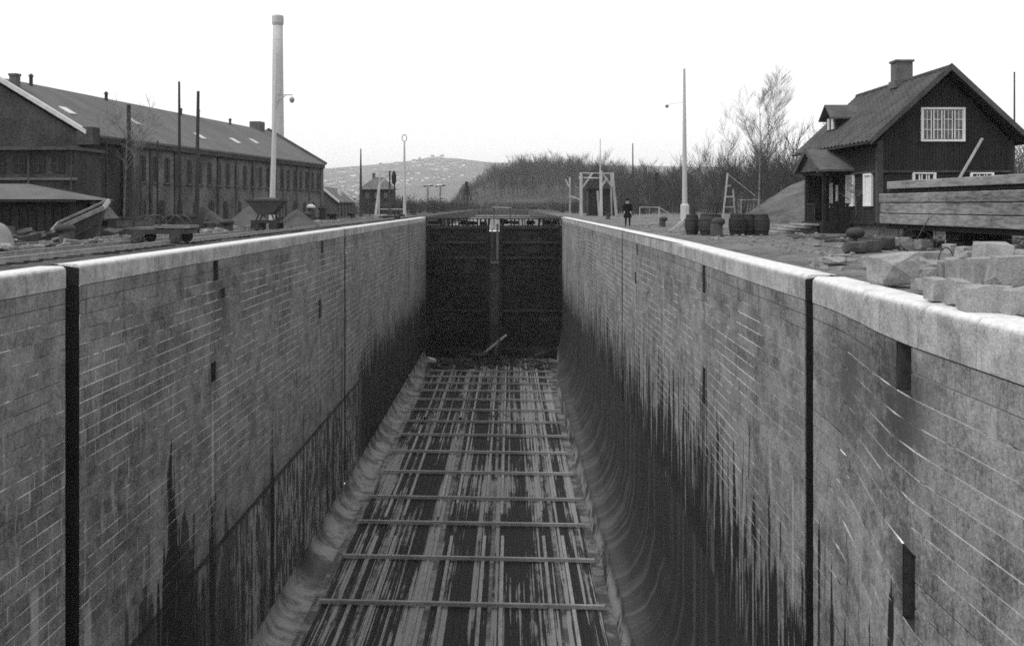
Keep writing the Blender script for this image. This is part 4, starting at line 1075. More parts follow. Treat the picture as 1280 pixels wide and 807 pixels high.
# ------------------------------------------------------------------ long brick building
FX, FY = -22.0, 53.4; ang = math.atan2(5.2, 39.6); fl_len = math.hypot(5.2, 39.6)
def windows_row(root, n, t0, t1, z0, z1, w_, arched, mat='window_dark', skip=()):
    proto = None
    for k in range(n):
        if k in skip: continue
        t_ = t0 + (t1 - t0) * k / (n - 1)
        if proto is None:
            m_ = MB(); h = z1 - z0
            pts = [(-w_ / 2, 0), (w_ / 2, 0)] + [(w_ / 2 * math.cos(a), h - w_ / 2 * .6 + w_ / 2 * .6 * math.sin(a)) for a in [R(q * 30) for q in range(7)]] if arched else [(-w_ / 2, 0), (w_ / 2, 0), (w_ / 2, h), (-w_ / 2, h)]
            m_.prism(pts, -.04, .015, 'x'); o = m_.build('window', mat, root); proto = o
            b = MB(); b.box((.03, 0, h / 2), (.02, .05, h - .1))
            for q in (.33, .66): b.box((.03, 0, h * q), (.02, w_ - .1, .04))
            bar = b.build('glazing_bar', 'rust_iron', o)
            sb = MB(); sb.box((.06, 0, -.05), (.16, w_ + .2, .1)); sb.build('sill', 'brick_pale', o)
        else:
            o = proto.copy(); COL.objects.link(o); o.parent = root
            for c in proto.children: c2 = c.copy(); COL.objects.link(c2); c2.parent = o
        o.location = (.045, t_, z0)
bd = thing('brick_building', 'long dark brick factory hall with a tall row of windows under the chimney', 'building', (FX, FY, 0), -ang)
W_ = 9.9; EV = 5.0; RG = 7.95; LN = fl_len; LW = W_
m_ = MB(); m_.prism([(-W_, -.5), (0, -.5), (0, EV), (-W_ / 2, RG - .12), (-W_, EV)], 0, LN, 'y'); m_.build('wall', 'brick_wall', bd)
m_ = MB(); m_.box((.02, LN / 2 + 2.2, 2.3), (.05, LN - 4.5, 4.9)); m_.build('side_wall', 'facade_brick', bd)
for sgn in (0, 1):
    m_ = MB(); a = (.35, EV - .1) if sgn == 0 else (-W_ - .35, EV - .1); b_ = (-W_ / 2, RG)
    m_.prism([a, b_, (b_[0], b_[1] + .12), (a[0], a[1] + .12)], -.0, LN + .0, 'y'); rf = m_.build('roof', 'slate_roof', bd)
    if sgn == 0:
        for (t_, f_) in ((2.2, .45), (9.5, .45), (17.5, .33), (24, .36), (29, .45)):
            sk = MB(); xx = .35 + (-W_ / 2 - .35) * f_; zz = EV + .06 + (RG - EV + .1) * f_; sk.box((xx, t_, zz), (.75, .7, .06), ry=math.atan2(RG - EV + .1, W_ / 2 + .35)); sk.build('skylight', 'verge_white', rf)
for yy, mt in ((-.12, 'verge_white'), (LN + .12, 'slate_roof')):
    for sx in (0, 1):
        m_ = MB(); a = (.4, EV - .02) if sx == 0 else (-W_ - .4, EV - .02); m_.prism([a, (-W_ / 2, RG + .12), (-W_ / 2, RG + .36), (a[0], a[1] + .22)], yy - .14, yy + .14, 'y'); m_.build('verge', mt, bd)
m_ = MB(); m_.box((.15, LN / 2, EV - .22), (.34, LN - .1, .30)); m_.build('cornice', 'brick_wall', bd)
m_ = MB(); m_.box((.3, .15, EV - .1), (.9, .7, .9)); m_.build('kneeler', 'brick_wall', bd)
windows_row(bd, 23, 5.0, LN - 1.2, 2.7, 4.25, .72, True)
windows_row(bd, 14, 6.5, LN - 2.5, .35, 1.65, .85, True)
for k in range(12):
    t_ = 4.2 + (LN - 4.6) * k / 11; m_ = MB(); m_.box((.06, t_, 2.3), (.14, .28, 4.7)); m_.build('pilaster', 'brick_pale' if k > 4 else 'brick_wall', bd)
m_ = MB(); m_.box((.05, LN - .3, 2.4), (.2, .7, 5.0)); m_.build('pilaster', 'brick_pale', bd)
for t_, hh in ((3.0, .45), (11.0, .35), (21.5, .3), (24.5, .5), (30.5, .3)):
    m_ = MB(); m_.tube((-W_ / 2 + .3, t_, RG - .3), (-W_ / 2 + .3, t_, RG + hh), .10, .10, 8); m_.tube((-W_ / 2 + .3, t_, RG + hh), (-W_ / 2 + .3, t_, RG + hh + .15), .17, .05, 8); m_.build('vent_pipe', 'dark_iron', bd)
m_ = MB(); m_.box((-W_ / 2, 37.2, RG + .25), (.9, 1.3, .9)); m_.build('roof_hatch', 'brick_pale', bd)
m_ = MB(); m_.box((-4.25, .9, RG - .25), (.38, .4, 1.0)); m_.box((-4.25, .9, RG + .27), (.46, .46, .12)); m_.build('chimney', 'brick_stack', bd)
# gable front openings and the annex in front
an = thing('annex', 'low dark annex with pale cornice lines against the factory gable', 'building', (-21.0, 50.2, 0), -ang * .3)
m_ = MB(); m_.box((-5, 1.5, 2.0), (10, 3.0, 4.0)); m_.build('wall', 'brick_wall', an)
for zz, tt in ((4.08, .16), (2.62, .12)):
    m_ = MB(); m_.box((-5, 1.36 if zz > 4 else -.06, zz), (10.3, 3.5 if zz > 4 else .18, tt)); m_.build('cornice', 'rust_iron' if zz > 4 else 'shed_roof', an)
for xx in (-.8, -1.75, -2.7, -3.7, -4.7):
    m_ = MB(); m_.box((xx, -.01, 3.35), (.62, .06, .85)); w_ = m_.build('window', 'window_dark', an); m_ = MB(); m_.box((xx, -.05, 3.35), (.05, .03, .8)); m_.box((xx, -.05, 3.35), (.58, .03, .05)); m_.build('glazing_bar', 'rust_iron', w_)
    if xx < -1:
        m_ = MB(); m_.box((xx, -.01, 1.4), (.7, .06, 1.3)); m_.build('window', 'window_dark', an)
for xx in (-.1, -2.2, -4.2):
    m_ = MB(); m_.tube((xx, -.12, 0), (xx, -.12, 4.0), .05, .05, 6); m_.build('downpipe', 'rust_iron', an)
# tarred shed
sh = thing('tarred_shed', 'low black tarred shed with a pale grey felt roof at the left edge', 'shed', (-18.4, 43.6, 0))
m_ = MB(); m_.box((-4.5, 1.8, .75), (8.9, 3.4, 1.62)); m_.build('wall', 'tarred_wood', sh)
for k in range(24):
    m_ = MB(); m_.box((-.2 - k * .36, .075, .78), (.30, .05, 1.5)); m_.build('board', 'tarred_wood', sh)
m_ = MB(); m_.prism([(-.35, 1.55), (3.9, 1.55), (1.8, 2.55)], -9.2, -3.6, 'x'); 
m_.v = []; m_.f = []; m_.mi = []
V = [(.35, -.3, 1.58), (-9.5, -.3, 1.58), (-9.5, 3.9, 1.58), (.35, 3.9, 1.58), (-2.6, 1.8, 2.28), (-9.5, 1.8, 2.28)]
m_.add(V, [(0, 4, 5, 1), (0, 3, 4), (3, 2, 5, 4), (0, 1, 2, 3), (1, 5, 2)]); m_.build('roof', 'shed_roof', sh)
m_ = MB(); m_.box((-4.6, -.32, 1.54), (9.9, .05, .12)); m_.build('eaves_board', 'tarred_wood', sh)
m_ = MB(); m_.box((-6.6, .4, 1.86), (.7, .5, .12)); m_.build('roof_hatch', 'tarred_wood', sh)
# small gabled shelter
gs = thing('small_shelter', 'small open gabled shelter with black inside behind the tipped skip', 'shelter', (-18.4, 45.5, 0), R(8))
m_ = MB(); m_.prism([(-1.35, .35), (0, 1.60), (.05, 1.52), (-1.25, .30)], -.1, 2.4, 'y'); m_.prism([(.75, .75), (0, 1.62), (-.05, 1.54), (.68, .68)], -.1, 2.4, 'y'); m_.build('roof', 'upright_timber', gs)
m_ = MB(); m_.prism([(-1.2, 0), (.65, 0), (.65, .72), (0, 1.5), (-1.2, .38)], .5, 2.3, 'y'); m_.build('shade_fill', 'groove', gs)  # solid black fill painted as the shade inside the open shelter
for k in range(3):
    m_ = MB(); m_.box((-1.25, .3 + k * .7, .9 + .02 * k), (1.1, .16, .05), ry=R(-42)); m_.build('slat', 'grey_timber', gs)
# scrubby bare tree before the facade
tree_thing('small_tree', 5.4, 41, 'pale twiggy bare tree in front of the factory facade', 'tree', (-20.6, 55.5, 0), 'birch_bark', None, levels=3, spread=.75, first=.55, kids=6, twig=.012, upright=.2, r0=.012)
m_ = mound('lime_heap', 'pale lime heap against the factory facade', 'heap', (-19.4, 66, 0), 1.8, .8, 1.3, 'pale_earth', 33, 1.2)
# chimney
ch = thing('factory_chimney', 'very tall pale round factory chimney behind the hall', 'chimney', (-31.2, 140, 0))
m_ = MB(); m_.lathe([(.92, 0), (.80, 12), (.72, 20), (.66, 26.0)], n=24); m_.build('shaft', 'chimney_render', ch, True)
m_ = MB(); m_.lathe([(.70, 25.6), (.78, 25.9), (.78, 26.7), (.70, 26.9)], n=24); m_.build('crown', 'chimney_render', ch)
for k in range(9):
    m_ = MB(); m_.lathe([(.93 - .0105 * (2 + k * 2.7), 2 + k * 2.7 - .03), (.945 - .0105 * (2 + k * 2.7), 2 + k * 2.7), (.93 - .0105 * (2 + k * 2.7), 2.03 + k * 2.7)], n=20); m_.build('band', 'chimney_render', ch)

# hut with white verges
ht = thing('gabled_hut', 'small gabled hut with white verges beside the factory hall end', 'hut', (-16.5, 99, 0))
m_ = MB(); m_.prism([(-3.1, 0), (0, 0), (0, 1.75), (-1.55, 3.0), (-3.1, 1.75)], 0, 10, 'y'); m_.build('wall', 'brick_pale', ht)
m_ = MB(); m_.prism([(.25, 1.6), (-1.55, 3.05), (-1.55, 3.17), (.25, 1.72)], -.1, 10.1, 'y'); m_.build('roof', 'slate_roof', ht)
m_ = MB(); m_.prism([(-3.35, 1.6), (-1.55, 3.05), (-1.55, 3.17), (-3.35, 1.72)], -.1, 10.1, 'y'); m_.build('roof', 'slate_roof', ht)
for yy in (-.2, 10.2):
    m_ = MB(); m_.prism([(.3, 1.58), (-1.55, 3.08), (-1.55, 3.34), (.3, 1.82)], yy - .1, yy + .1, 'y'); m_.build('verge', 'verge_white', ht)
m_ = MB(); m_.box((-.6, 5.5, 2.9), (.35, .4, 1.3)); m_.build('chimney', 'verge_white', ht)
for k in range(5):
    m_ = MB(); m_.box((.02, 1.2 + k * 2, .95), (.06, .7, 1.2)); m_.build('window', 'window_dark', ht)
# dark house
dh = thing('dark_house', 'dark two storey house with grey hipped roof far behind the gallows frame', 'house', (-24.3, 190, 0))
m_ = MB(); m_.box((0, 3, 2.2), (5.6, 6, 4.4)); m_.build('wall', 'tarred_wood', dh)
m_ = MB(); m_.add([(-3.2, -.4, 4.3), (3.2, -.4, 4.3), (3.2, 6.4, 4.3), (-3.2, 6.4, 4.3), (-.8, 3, 6.6), (.8, 3, 6.6)], [(0, 1, 5, 4), (1, 2, 5), (2, 3, 4, 5), (3, 0, 4)]); m_.build('roof', 'shed_roof', dh)
for xx in (-1.7, 0, 1.7):
    for zz in (1.3, 3.2):
        m_ = MB(); m_.box((xx, -.02, zz), (.7, .06, 1.1)); m_.build('window', 'brick_pale', dh)
m_ = MB(); m_.box((-.9, 3, 6.8), (.5, .5, 1.2)); m_.build('chimney', 'brick_stack', dh)
ow = thing('outhouse', 'low grey outhouse left of the far gallows frame', 'shed', (-29.5, 185, 0))
m_ = MB(); m_.box((0, 2, 1.3), (3.0, 4, 2.6)); m_.build('wall', 'brick_pale', ow); m_ = MB(); m_.prism([(-1.7, 2.55), (1.7, 2.55), (0, 3.4)], -.2, 4.2, 'y'); m_.build('roof', 'slate_roof', ow)

# ------------------------------------------------------------------ gallows frames at the gate
def beams(root, lst, mat):
    for nm, p0, p1, w_ in lst:
        m_ = MB(); m_.beam(p0, p1, w_, w_); m_.build(nm, mat, root)
gl = thing('timber_gallows', 'timber gallows frame with leaning pale leg at the far left gate corner', 'frame', (-15.2, 128, 0))
beams(gl, [('leg', (-1.3, 0, 0), (-.8, 0, 4.1), .30), ('post', (-1.0, 1, 0), (-.9, 1, 5.6), .14), ('brace', (-.9, 0, 3.9), (.55, 0, 5.4), .18), ('top_beam', (-.8, .2, 5.5), (2.6, .2, 5.45), .12),
           ('rail', (-1.0, .1, .9), (2.3, .1, .9), .10)], 'pale_post')
beams(gl, [('post', (.45, 0, 0), (.45, 0, 5.6), .20), ('post', (1.05, .3, 0), (1.0, .3, 4.8), .18), ('post', (2.0, .2, 0), (2.0, .2, 2.5), .14)], 'pole_wood')
m_ = MB(); m_.lathe([(.1, 3.9), (.28, 4.2), (.30, 5.0), (.12, 5.6)], (.95, .1, 0), 8); m_.build('winch_drum', 'tarred_wood', gl)
gr_ = thing('timber_gallows', 'pale timber gallows frames with braces beside the right end of the gate', 'frame', (11.3, 131, 0))
beams(gr_, [('post', (-2.3, 0, 0), (-2.3, 0, 5.5), .34), ('post', (.15, -1, 0), (.1, -1, 5.7), .34), ('leg', (2.15, 0, 0), (1.65, 0, 5.5), .32), ('post', (1.7, 1.5, 0), (1.6, 1.5, 5.5), .2),
            ('top_beam', (-2.6, .2, 4.85), (.4, -.5, 4.8), .16), ('top_beam', (-2.4, .2, 5.45), (1.9, .2, 5.4), .13),
            ('brace', (-2.2, 0, 3.5), (-.9, 0, 5.4), .22), ('brace', (.2, -.9, 3.7), (.9, -.5, 4.8), .18), ('brace', (.3, -.9, 5.3), (1.8, 0, 3.4), .24),
            ('leg', (-.1, -.8, 0), (-.3, -.8, 3.2), .22), ('post', (-3.6, 2, 0), (-3.6, 2, 5.0), .18), ('brace', (-4.2, 2, 4.7), (-3.6, 2, 3.6), .15), ('brace', (-3.6, 2, 2.6), (-2.4, .5, 2.1), .08)], 'pale_post')
ds = thing('dark_shed', 'low black shed standing behind the right gallows frames', 'shed', (12.3, 138, 0)); m_ = MB(); m_.box((0, 2, 1.75), (3.7, 4, 3.5)); m_.build('wall', 'tarred_wood', ds); m_ = MB(); m_.box((0, 2, 3.55), (4.0, 4.4, .14)); m_.build('roof', 'tarred_wood', ds)
# pale dolphins beyond
for xx, lb, lean in ((-24.5, 'pale timber pylon beyond the gate, left one of two', 0), (-21.0, 'pale leaning timber pylon beyond the gate, right one of two', 1.4)):
    o = thing('timber_pylon', lb, 'pylon', (xx + 1, 300, 0)); 
    beams(o, [('leg', (-.6, 0, 0), (-.4, 0, 7), .5), ('leg', (.6 + lean, 0, 0), (.3, 0, 7), .5), ('leg', (0, 1.2, 0), (0, .3, 7), .4)], 'pale_post'); beams(o, [('cross_beam', (-1.4, 0, 6.8), (1.4, 0, 7.2), .4), ('cross_beam', (-.8, 0, 3.2), (1.2, 0, 3.4), .3)], 'pole_wood')
plank_thing('long_plank', 'pale plank resting high on posts beyond the middle of the gate', 'board', (-1.2, 160, 1.05), (2.9, .3, .12), (0, R(2), 0), 'pale_post')
for xx in (-2.4, .1): plank_thing('support_post', 'short post under the pale plank beyond the gate', 'post', (xx, 160, -.4), (.12, .12, 2.8), (0, 0, 0), 'pole_wood', 'short posts under the pale plank')
# fence beyond the gate on far bank
fn = thing('rail_fence', 'low post and rail fence crossing beyond the gate', 'fence', (-4, 345, 0))
for k in range(14): m_ = MB(); m_.box((-24 + k * 4, 0, 1.2), (.25, .25, 2.6)); m_.build('post', 'pole_wood', fn)
for zz in (1.2, 2.3): m_ = MB(); m_.box((2, -.2, zz), (54, .1, .22)); m_.build('rail', 'upright_timber', fn)
# stair railing on right quay
sr = thing('stair_railing', 'white pipe railing with sloping end between the person and the lamp mast', 'railing', (gp(804, 271)[0], 118, 0))
beams(sr, [('rail', (-1.1, 0, 1.15), (1.1, 0, 1.15), .07), ('rail', (1.1, 0, 1.15), (2.5, 0, .3), .07), ('post', (-1.1, 0, 0), (-1.1, 0, 1.15), .08), ('post', (1.1, 0, 0), (1.1, 0, 1.15), .12), ('post', (0, 0, 0), (0, 0, 1.1), .06), ('post', (2.5, 0, 0), (2.5, 0, .3), .07)], 'pale_post')
# tripod derrick behind barrels
dr = thing('tripod_derrick', 'small pale derrick with ladder rungs and stay rope behind the barrels', 'derrick', gp(906, 274))
beams(dr, [('leg', (-.2, 0, 0), (.28, 0, 4.5), .14), ('leg', (1.1, .4, 0), (.9, .4, 2.9), .12), ('stay', (.3, 0, 4.4), (3.2, 1.0, 2.3), .05), ('rung', (.05, 0, 2.2), (.9, .3, 2.2), .14), ('rung', (.1, 0, 3.2), (.6, .2, 3.3), .12), ('rung', (.0, 0, 1.2), (.9, .3, 1.2), .08), ('rail', (1.4, .5, 1.9), (3.6, .5, 1.9), .05), ('leg', (1.7, .5, 0), (1.7, .5, 1.9), .06)], 'pale_post')
plank_thing('leaning_log', 'short pale log leaning up beside the barrels', 'log', (8.55, 52.4, .38), (1.35, .17, .17), (0, R(-42), R(0)), 'pale_post')

# barrels
def barrel(label, x_, y_, s_=1.0, wide=1.0, tone=0):
    o = thing('barrel', label, 'barrel', (x_, y_, 0), random.uniform(0, 3), 'dark wooden barrels standing together on the quay'); H = .98; m_ = MB()
    prof = [(.275 + .105 * math.sin(math.pi * k / 8), H * k / 8) for k in range(9)]; m_.lathe(prof, n=20); m_.build('staves', 'barrel_wood', o, True)
    for z_ in (.06, .26, .70, .92):
        r_ = .281 + .105 * math.sin(math.pi * z_ / H); h_ = MB(); h_.lathe([(r_, z_ - .03), (r_ + .012, z_ - .02), (r_ + .012, z_ + .02), (r_, z_ + .03)], n=20); h_.build('hoop', 'dark_iron', o)
    o.scale = (s_ * wide, s_ * wide, s_); return o
bs_ = [('outermost left barrel, half hidden behind the wide one', 8.35, 47.6, .95, .95), ('widest barrel of the cluster, left of the small bollard', 8.95, 46.6, 1.0, 1.3), ('barrel behind and just right of the widest barrel', 9.45, 47.9, .97, 1.0),
       ('middle barrel directly right of the small bollard', 10.2, 46.6, 1.0, 1.02), ('barrel between the middle and the outermost right one', 10.78, 47.0, .98, .95), ('outermost right barrel of the cluster', 11.32, 46.7, .98, .98), ('hidden back barrel behind the right pair', 10.9, 48.0, .97, 1.0)]
for b in bs_: barrel(b[0], b[1], b[2], b[3], b[4])

# person
def person(loc):
    root = thing('person', 'person in a dark overcoat with hands in pockets standing on the right quay', 'person', loc, R(170))
    J = [((0, 0, .95), .15), ((0, 0, 1.15), .145), ((0, 0, 1.38), .15), ((0, 0, 1.50), .065), ((0, .01, 1.60), .095), ((0, .02, 1.70), .09),
         ((.10, 0, .90), .115), ((.11, .02, .50), .075), ((.12, -.01, .10), .055), ((.13, .12, .04), .045),
         ((-.10, 0, .90), .115), ((-.12, -.03, .50), .075), ((-.13, -.05, .10), .055), ((-.14, .08, .04), .045),
         ((.21, 0, 1.40), .075), ((.29, -.04, 1.14), .06), ((.20, .10, .96), .045), ((-.21, 0, 1.40), .075), ((-.29, -.04, 1.14), .06), ((-.20, .10, .96), .045)]
    E = [(0, 1), (1, 2), (2, 3), (3, 4), (4, 5), (0, 6), (6, 7), (7, 8), (8, 9), (0, 10), (10, 11), (11, 12), (12, 13), (2, 14), (14, 15), (15, 16), (2, 17), (17, 18), (18, 19)]
    me = bpy.data.meshes.new('body'); me.from_pydata([j[0] for j in J], E, []); o = link('body', me, root)
    md = o.modifiers.new('s', 'SKIN'); ly = me.skin_vertices[0].data if me.skin_vertices else None
    for k, j in enumerate(J): ly[k].radius = (j[1], j[1] * (.8 if k < 3 else 1)); ly[k].use_root = (k == 0)
    o.modifiers.new('u', 'SUBSURF').levels = 2; o.modifiers['u'].render_levels = 2
    dg = bpy.context.evaluated_depsgraph_get(); em = bpy.data.meshes.new_from_object(o.evaluated_get(dg)); o.modifiers.clear(); o.data = em
    em.materials.clear(); em.materials.append(MAT['coat']); em.materials.append(MAT['skin'])
    for p in em.polygons:
        p.use_smooth = True
        if p.center.z > 1.47: p.material_index = 1
    c = MB(); pr = [(.21, 1.44), (.235, 1.30), (.20, 1.12), (.22, .9), (.25, .66), (.27, .56), (.24, .57)]
    c.lathe(pr, n=18); cc = c.build('coat', 'coat', root, True); cc.scale = (1, .72, 1)
    h = MB(); h.lathe([(.10, 1.66), (.112, 1.69), (.10, 1.76), (.04, 1.80)], (0, .01, 0), 12); h.lathe([(.15, 1.665), (.15, 1.68)], (0, .03, 0), 14); h.build('cap', 'coat', root, True)
    hp = MB()
    for sx in (-.20, .20):
        hp.box((sx * 1.0, .12, .93), (.07, .05, .08), bev=.02)
        for k in range(4): hp.tube((sx - .025 + k * .017, .13, .90), (sx - .025 + k * .017, .135, .84), .009, .007, 5)
        hp.tube((sx * .85, .13, .93), (sx * .78, .14, .88), .010, .008, 5)
    hp.build('hand', 'skin', root)
    f = MB(); f.tube((0, .10, 1.61), (0, .135, 1.585), .012, .018, 6); f.box((0, .112, 1.545), (.05, .012, .012))
    for sx in (-.035, .035): f.box((sx, .105, 1.63), (.022, .012, .012))
    f.build('face', 'coat', root)
    return root
p_ = person(gp(784.5, 283))

# ------------------------------------------------------------------ wooden house
hs = thing('wooden_house', 'dark boarded wooden house with tiled gable roof on the right quay', 'house', (16.35, 46, 0))
WX, LY = 5.75, 11.0; EZ, RZ = 4.25, 7.25; PL = .48
def hp_(): return MB()
m_ = MB(); m_.prism([(0, PL), (WX, PL), (WX, EZ), (WX / 2, RZ - .1), (0, EZ)], 0, LY, 'y'); m_.build('wall', 'house_board', hs)
m_ = MB(); m_.box((WX / 2, LY / 2, PL / 2 - .1), (WX + .06, LY + .06, PL + .2)); m_.build('plinth', 'plinth', hs) if 'plinth' in MAT else None
MAT['plinth'] = plain("plinth_stone", 0.09, 0.3, 1.2, 12, 0.01)
m_.build('plinth', 'plinth', hs)
for k in range(7):
    b_ = MB(); b_.box((WX * (k + .5) / 7, -.06, PL / 2 - .05), (WX / 7 - .06, .08, PL - .02), bev=.02); b_.build('plinth_stone', 'plinth', hs)
m_ = MB(); m_.box((WX / 2, -.10, PL + .05), (WX + .3, .22, .09)); m_.box((-.10, LY / 2, PL + .05), (.22, LY, .09)); m_.build('base_board', 'tarred_wood', hs)
# vertical boards of the gable (upper), flush boards below: joined battens
bt = MB(); n = 44
for k in range(n):
    x_ = WX * (k + .5) / n; top = EZ + (RZ - EZ) * (1 - abs(x_ - WX / 2) / (WX / 2)) - .25
    bt.box((x_, -.025 - .012 * (k % 2), (2.88 + top) / 2), (WX / n - .015, .03, top - 2.88))
tag(bt.build('upper_boarding', 'house_board', hs), kind='stuff')
bt = MB()
for k in range(16): bt.box((WX / 2, -.02, PL + .14 + k * .145), (WX - .3, .03, .13), rx=R(-6))
for k in range(16): bt.box((-.02, LY / 2, PL + .14 + k * .145), (.03, LY - .1, .13), ry=R(6))
tag(bt.build('lower_boarding', 'house_board', hs), kind='stuff')
bt = MB()
for k in range(60): bt.box((-.025 - .01 * (k % 2), LY * (k + .5) / 60, 3.5), (.03, LY / 60 - .015, 1.3))
tag(bt.build('side_boarding', 'house_board', hs), kind='stuff')
m_ = MB(); m_.box((WX / 2, -.07, 2.84), (WX + .12, .14, .09)); m_.box((-.07, LY / 2, 2.84), (.14, LY, .09)); m_.build('string_board', 'rust_iron', hs)
for cx, cy in ((0, 0), (WX, 0), (0, LY)):
    m_ = MB(); m_.box((cx, cy, 2.35), (.26, .26, 3.7)); m_.build('corner_board', 'rust_iron' if cx == 0 else 'house_board', hs)
# roof with pantiles
sl_ = (RZ - 4.05) / (WX / 2 + .6)
for sgn in (0, 1):
    V = []; F = []; nu, nv = 88, 20; y0_, y1_ = -.75, LY + .55
    for j in range(nv * 2):
        row = j // 2; f0 = row / nv; f_ = f0 if j % 2 == 0 else (row + 1) / nv; lift = .05 if j % 2 == 0 else .0
        f_ = min(1.0, f_ + (0.0 if j % 2 else 0))
        for i in range(nu + 1):
            yy = y0_ + (y1_ - y0_) * i / nu; u = -.6 + (WX / 2 + .6) * f_; z_ = 4.05 + sl_ * (u + .6) + .10 + (.05 if j % 2 == 0 else .02) + .035 * math.sin(i * math.pi / 1.0 * .5 * 2) * 0 + .03 * (1 if i % 4 in (0, 1) else -1)
            z_ += .03 * mnoise.noise(Vector((yy * .6, u * .8, sgn * 5)))
            V.append((u if sgn == 0 else WX - u, yy, z_))
    for j in range(nv * 2 - 1):
        for i in range(nu): a = j * (nu + 1) + i; F.append((a, a + 1, a + nu + 2, a + nu + 1))
    me = bpy.data.meshes.new('roof'); me.from_pydata(V, [], F); me.materials.append(MAT['roof_tile']); me.update()
    rf = link('roof', me, hs)
    m_ = MB(); u0, u1 = (-.6, WX / 2) if sgn == 0 else (WX + .6, WX / 2)
    m_.prism([(u0, 4.05), (u1, RZ), (u1, RZ + .09), (u0, 4.14)], y0_ + .02, y1_ - .02, 'y'); m_.build('roof_boarding', 'tarred_wood', rf)
    m_ = MB(); m_.prism([(u0 - (.05 if sgn == 0 else -.05), 3.98), (u1, RZ - .02), (u1, RZ + .28), (u0 - (.05 if sgn == 0 else -.05), 4.26)], y0_ - .06, y0_, 'y'); m_.build('bargeboard', 'barge', rf) if 'barge' in MAT else None
    MAT['barge'] = MAT.get('barge') or plain("barge_board", 0.065, 0.3, 1.2, 12, 0.004)
    if not any(c.name.startswith('bargeboard') for c in rf.children): m_.build('bargeboard', 'barge', rf)
    m_ = MB(); m_.box((u0 - (.08 if sgn == 0 else -.08), LY / 2 - .1, 4.08), (.13, LY + 1.2, .10)); m_.build('gutter', 'tarred_wood', rf)
    if sgn == 0:
        c = MB(); c.box((WX / 2, 5.0, RZ + .45), (.80, .80, 1.35), bev=.02); c.box((WX / 2, 5.0, RZ + 1.13), (.92, .92, .10)); c.box((WX / 2, 5.0, RZ + .0), (.95, .95, .35)); c.build('chimney', 'brick_stack', rf)
m_ = MB(); m_.tube((WX / 2, -.75, RZ + .12), (WX / 2, LY + .5, RZ + .12), .12, .12, 8); m_.build('ridge_tile', 'roof_tile', hs)
# windows
def casement(root, origin, uax, w_, h, cols, rows, mat_in='window_dark', bars=True, leafs=None):
    """window in a wall: origin = centre bottom on the wall face, uax = 'x' (faces -Y) or 'y' (faces -X)"""
    def P(u, d_, z): return (origin[0] + u, origin[1] - d_, origin[2] + z) if uax == 'x' else (origin[0] - d_, origin[1] + u, origin[2] + z)
    def D(u, d_, z): return (u, d_, z) if uax == 'x' else (d_, u, z)
    m_ = MB(); m_.box(P(-w_ / 2, .04, h / 2), D(.09, .10, h + .14)); m_.box(P(w_ / 2, .04, h / 2), D(.09, .10, h + .14)); m_.box(P(0, .04, -.025), D(w_ - .09, .11, .09)); m_.box(P(0, .04, h + .025), D(w_ - .09, .10, .09))
    fr = m_.build('window', 'white_paint', root)
    lf_ = leafs or 1
    for k in range(lf_):
        u0 = -w_ / 2 + w_ * k / lf_; u1 = u0 + w_ / lf_; uc = (u0 + u1) / 2
        pn = MB(); pn.box(P(uc, .012, h / 2), D(w_ / lf_ - .05, .02, h - .02)); pn.build('pane', mat_in, fr)
        b = MB(); e = .055
        b.box(P(u0 + e, .045, h / 2), D(.05, .03, h - .1)); b.box(P(u1 - e, .045, h / 2), D(.05, .03, h - .1))
        if bars:
            for r_ in range(1, rows): b.box(P(uc, .04, h * r_ / rows), D(w_ / lf_ - .16, .02, .03))
            for c in range(1, cols): b.box(P(u0 + (u1 - u0) * c / cols, .04, h / 2), D(.03, .018, h - .1))
        b.build('sash_bar', 'white_paint', fr)
    return fr
casement(hs, (2.78, -.05, 4.23), 'x', 1.86, 1.36, 2, 3, leafs=4, mat_in='glass_grey') if 'glass_grey' in MAT else None
MAT['glass_grey'] = plain("dusty_glass", 0.10, 0.5, 1.5, 6, 0, 0.3, 0.5)
casement(hs, (2.78, -.05, 4.23), 'x', 1.86, 1.36, 2, 3, leafs=4, mat_in='glass_grey')
casement(hs, (1.95, -.05, 1.75), 'x', .95, 1.0, 1, 2, leafs=3)
casement(hs, (4.50, -.05, 1.95), 'x', .95, .80, 1, 2, leafs=3)
casement(hs, (-.04, 1.22, 1.37), 'y', 1.0, 1.35, 1, 1, mat_in='curtain', bars=False)
casement(hs, (-.04, 3.70, 1.37), 'y', 1.0, 1.35, 1, 1, mat_in='curtain', bars=False)
# door
m_ = MB(); m_.box((-.06, 6.55, 1.55), (.08, 1.0, 2.1)); dr_ = m_.build('door', 'tarred_wood', hs)
m_ = MB(); m_.box((-.105, 6.55, 1.85), (.02, .55, 1.25), bev=.005); m_.build('pane', 'curtain', dr_)
for yy in (5.75, 7.4):
    m_ = MB(); m_.box((-.06, yy, 1.95), (.05, .28, .8)); m_.build('side_light', 'curtain', dr_)
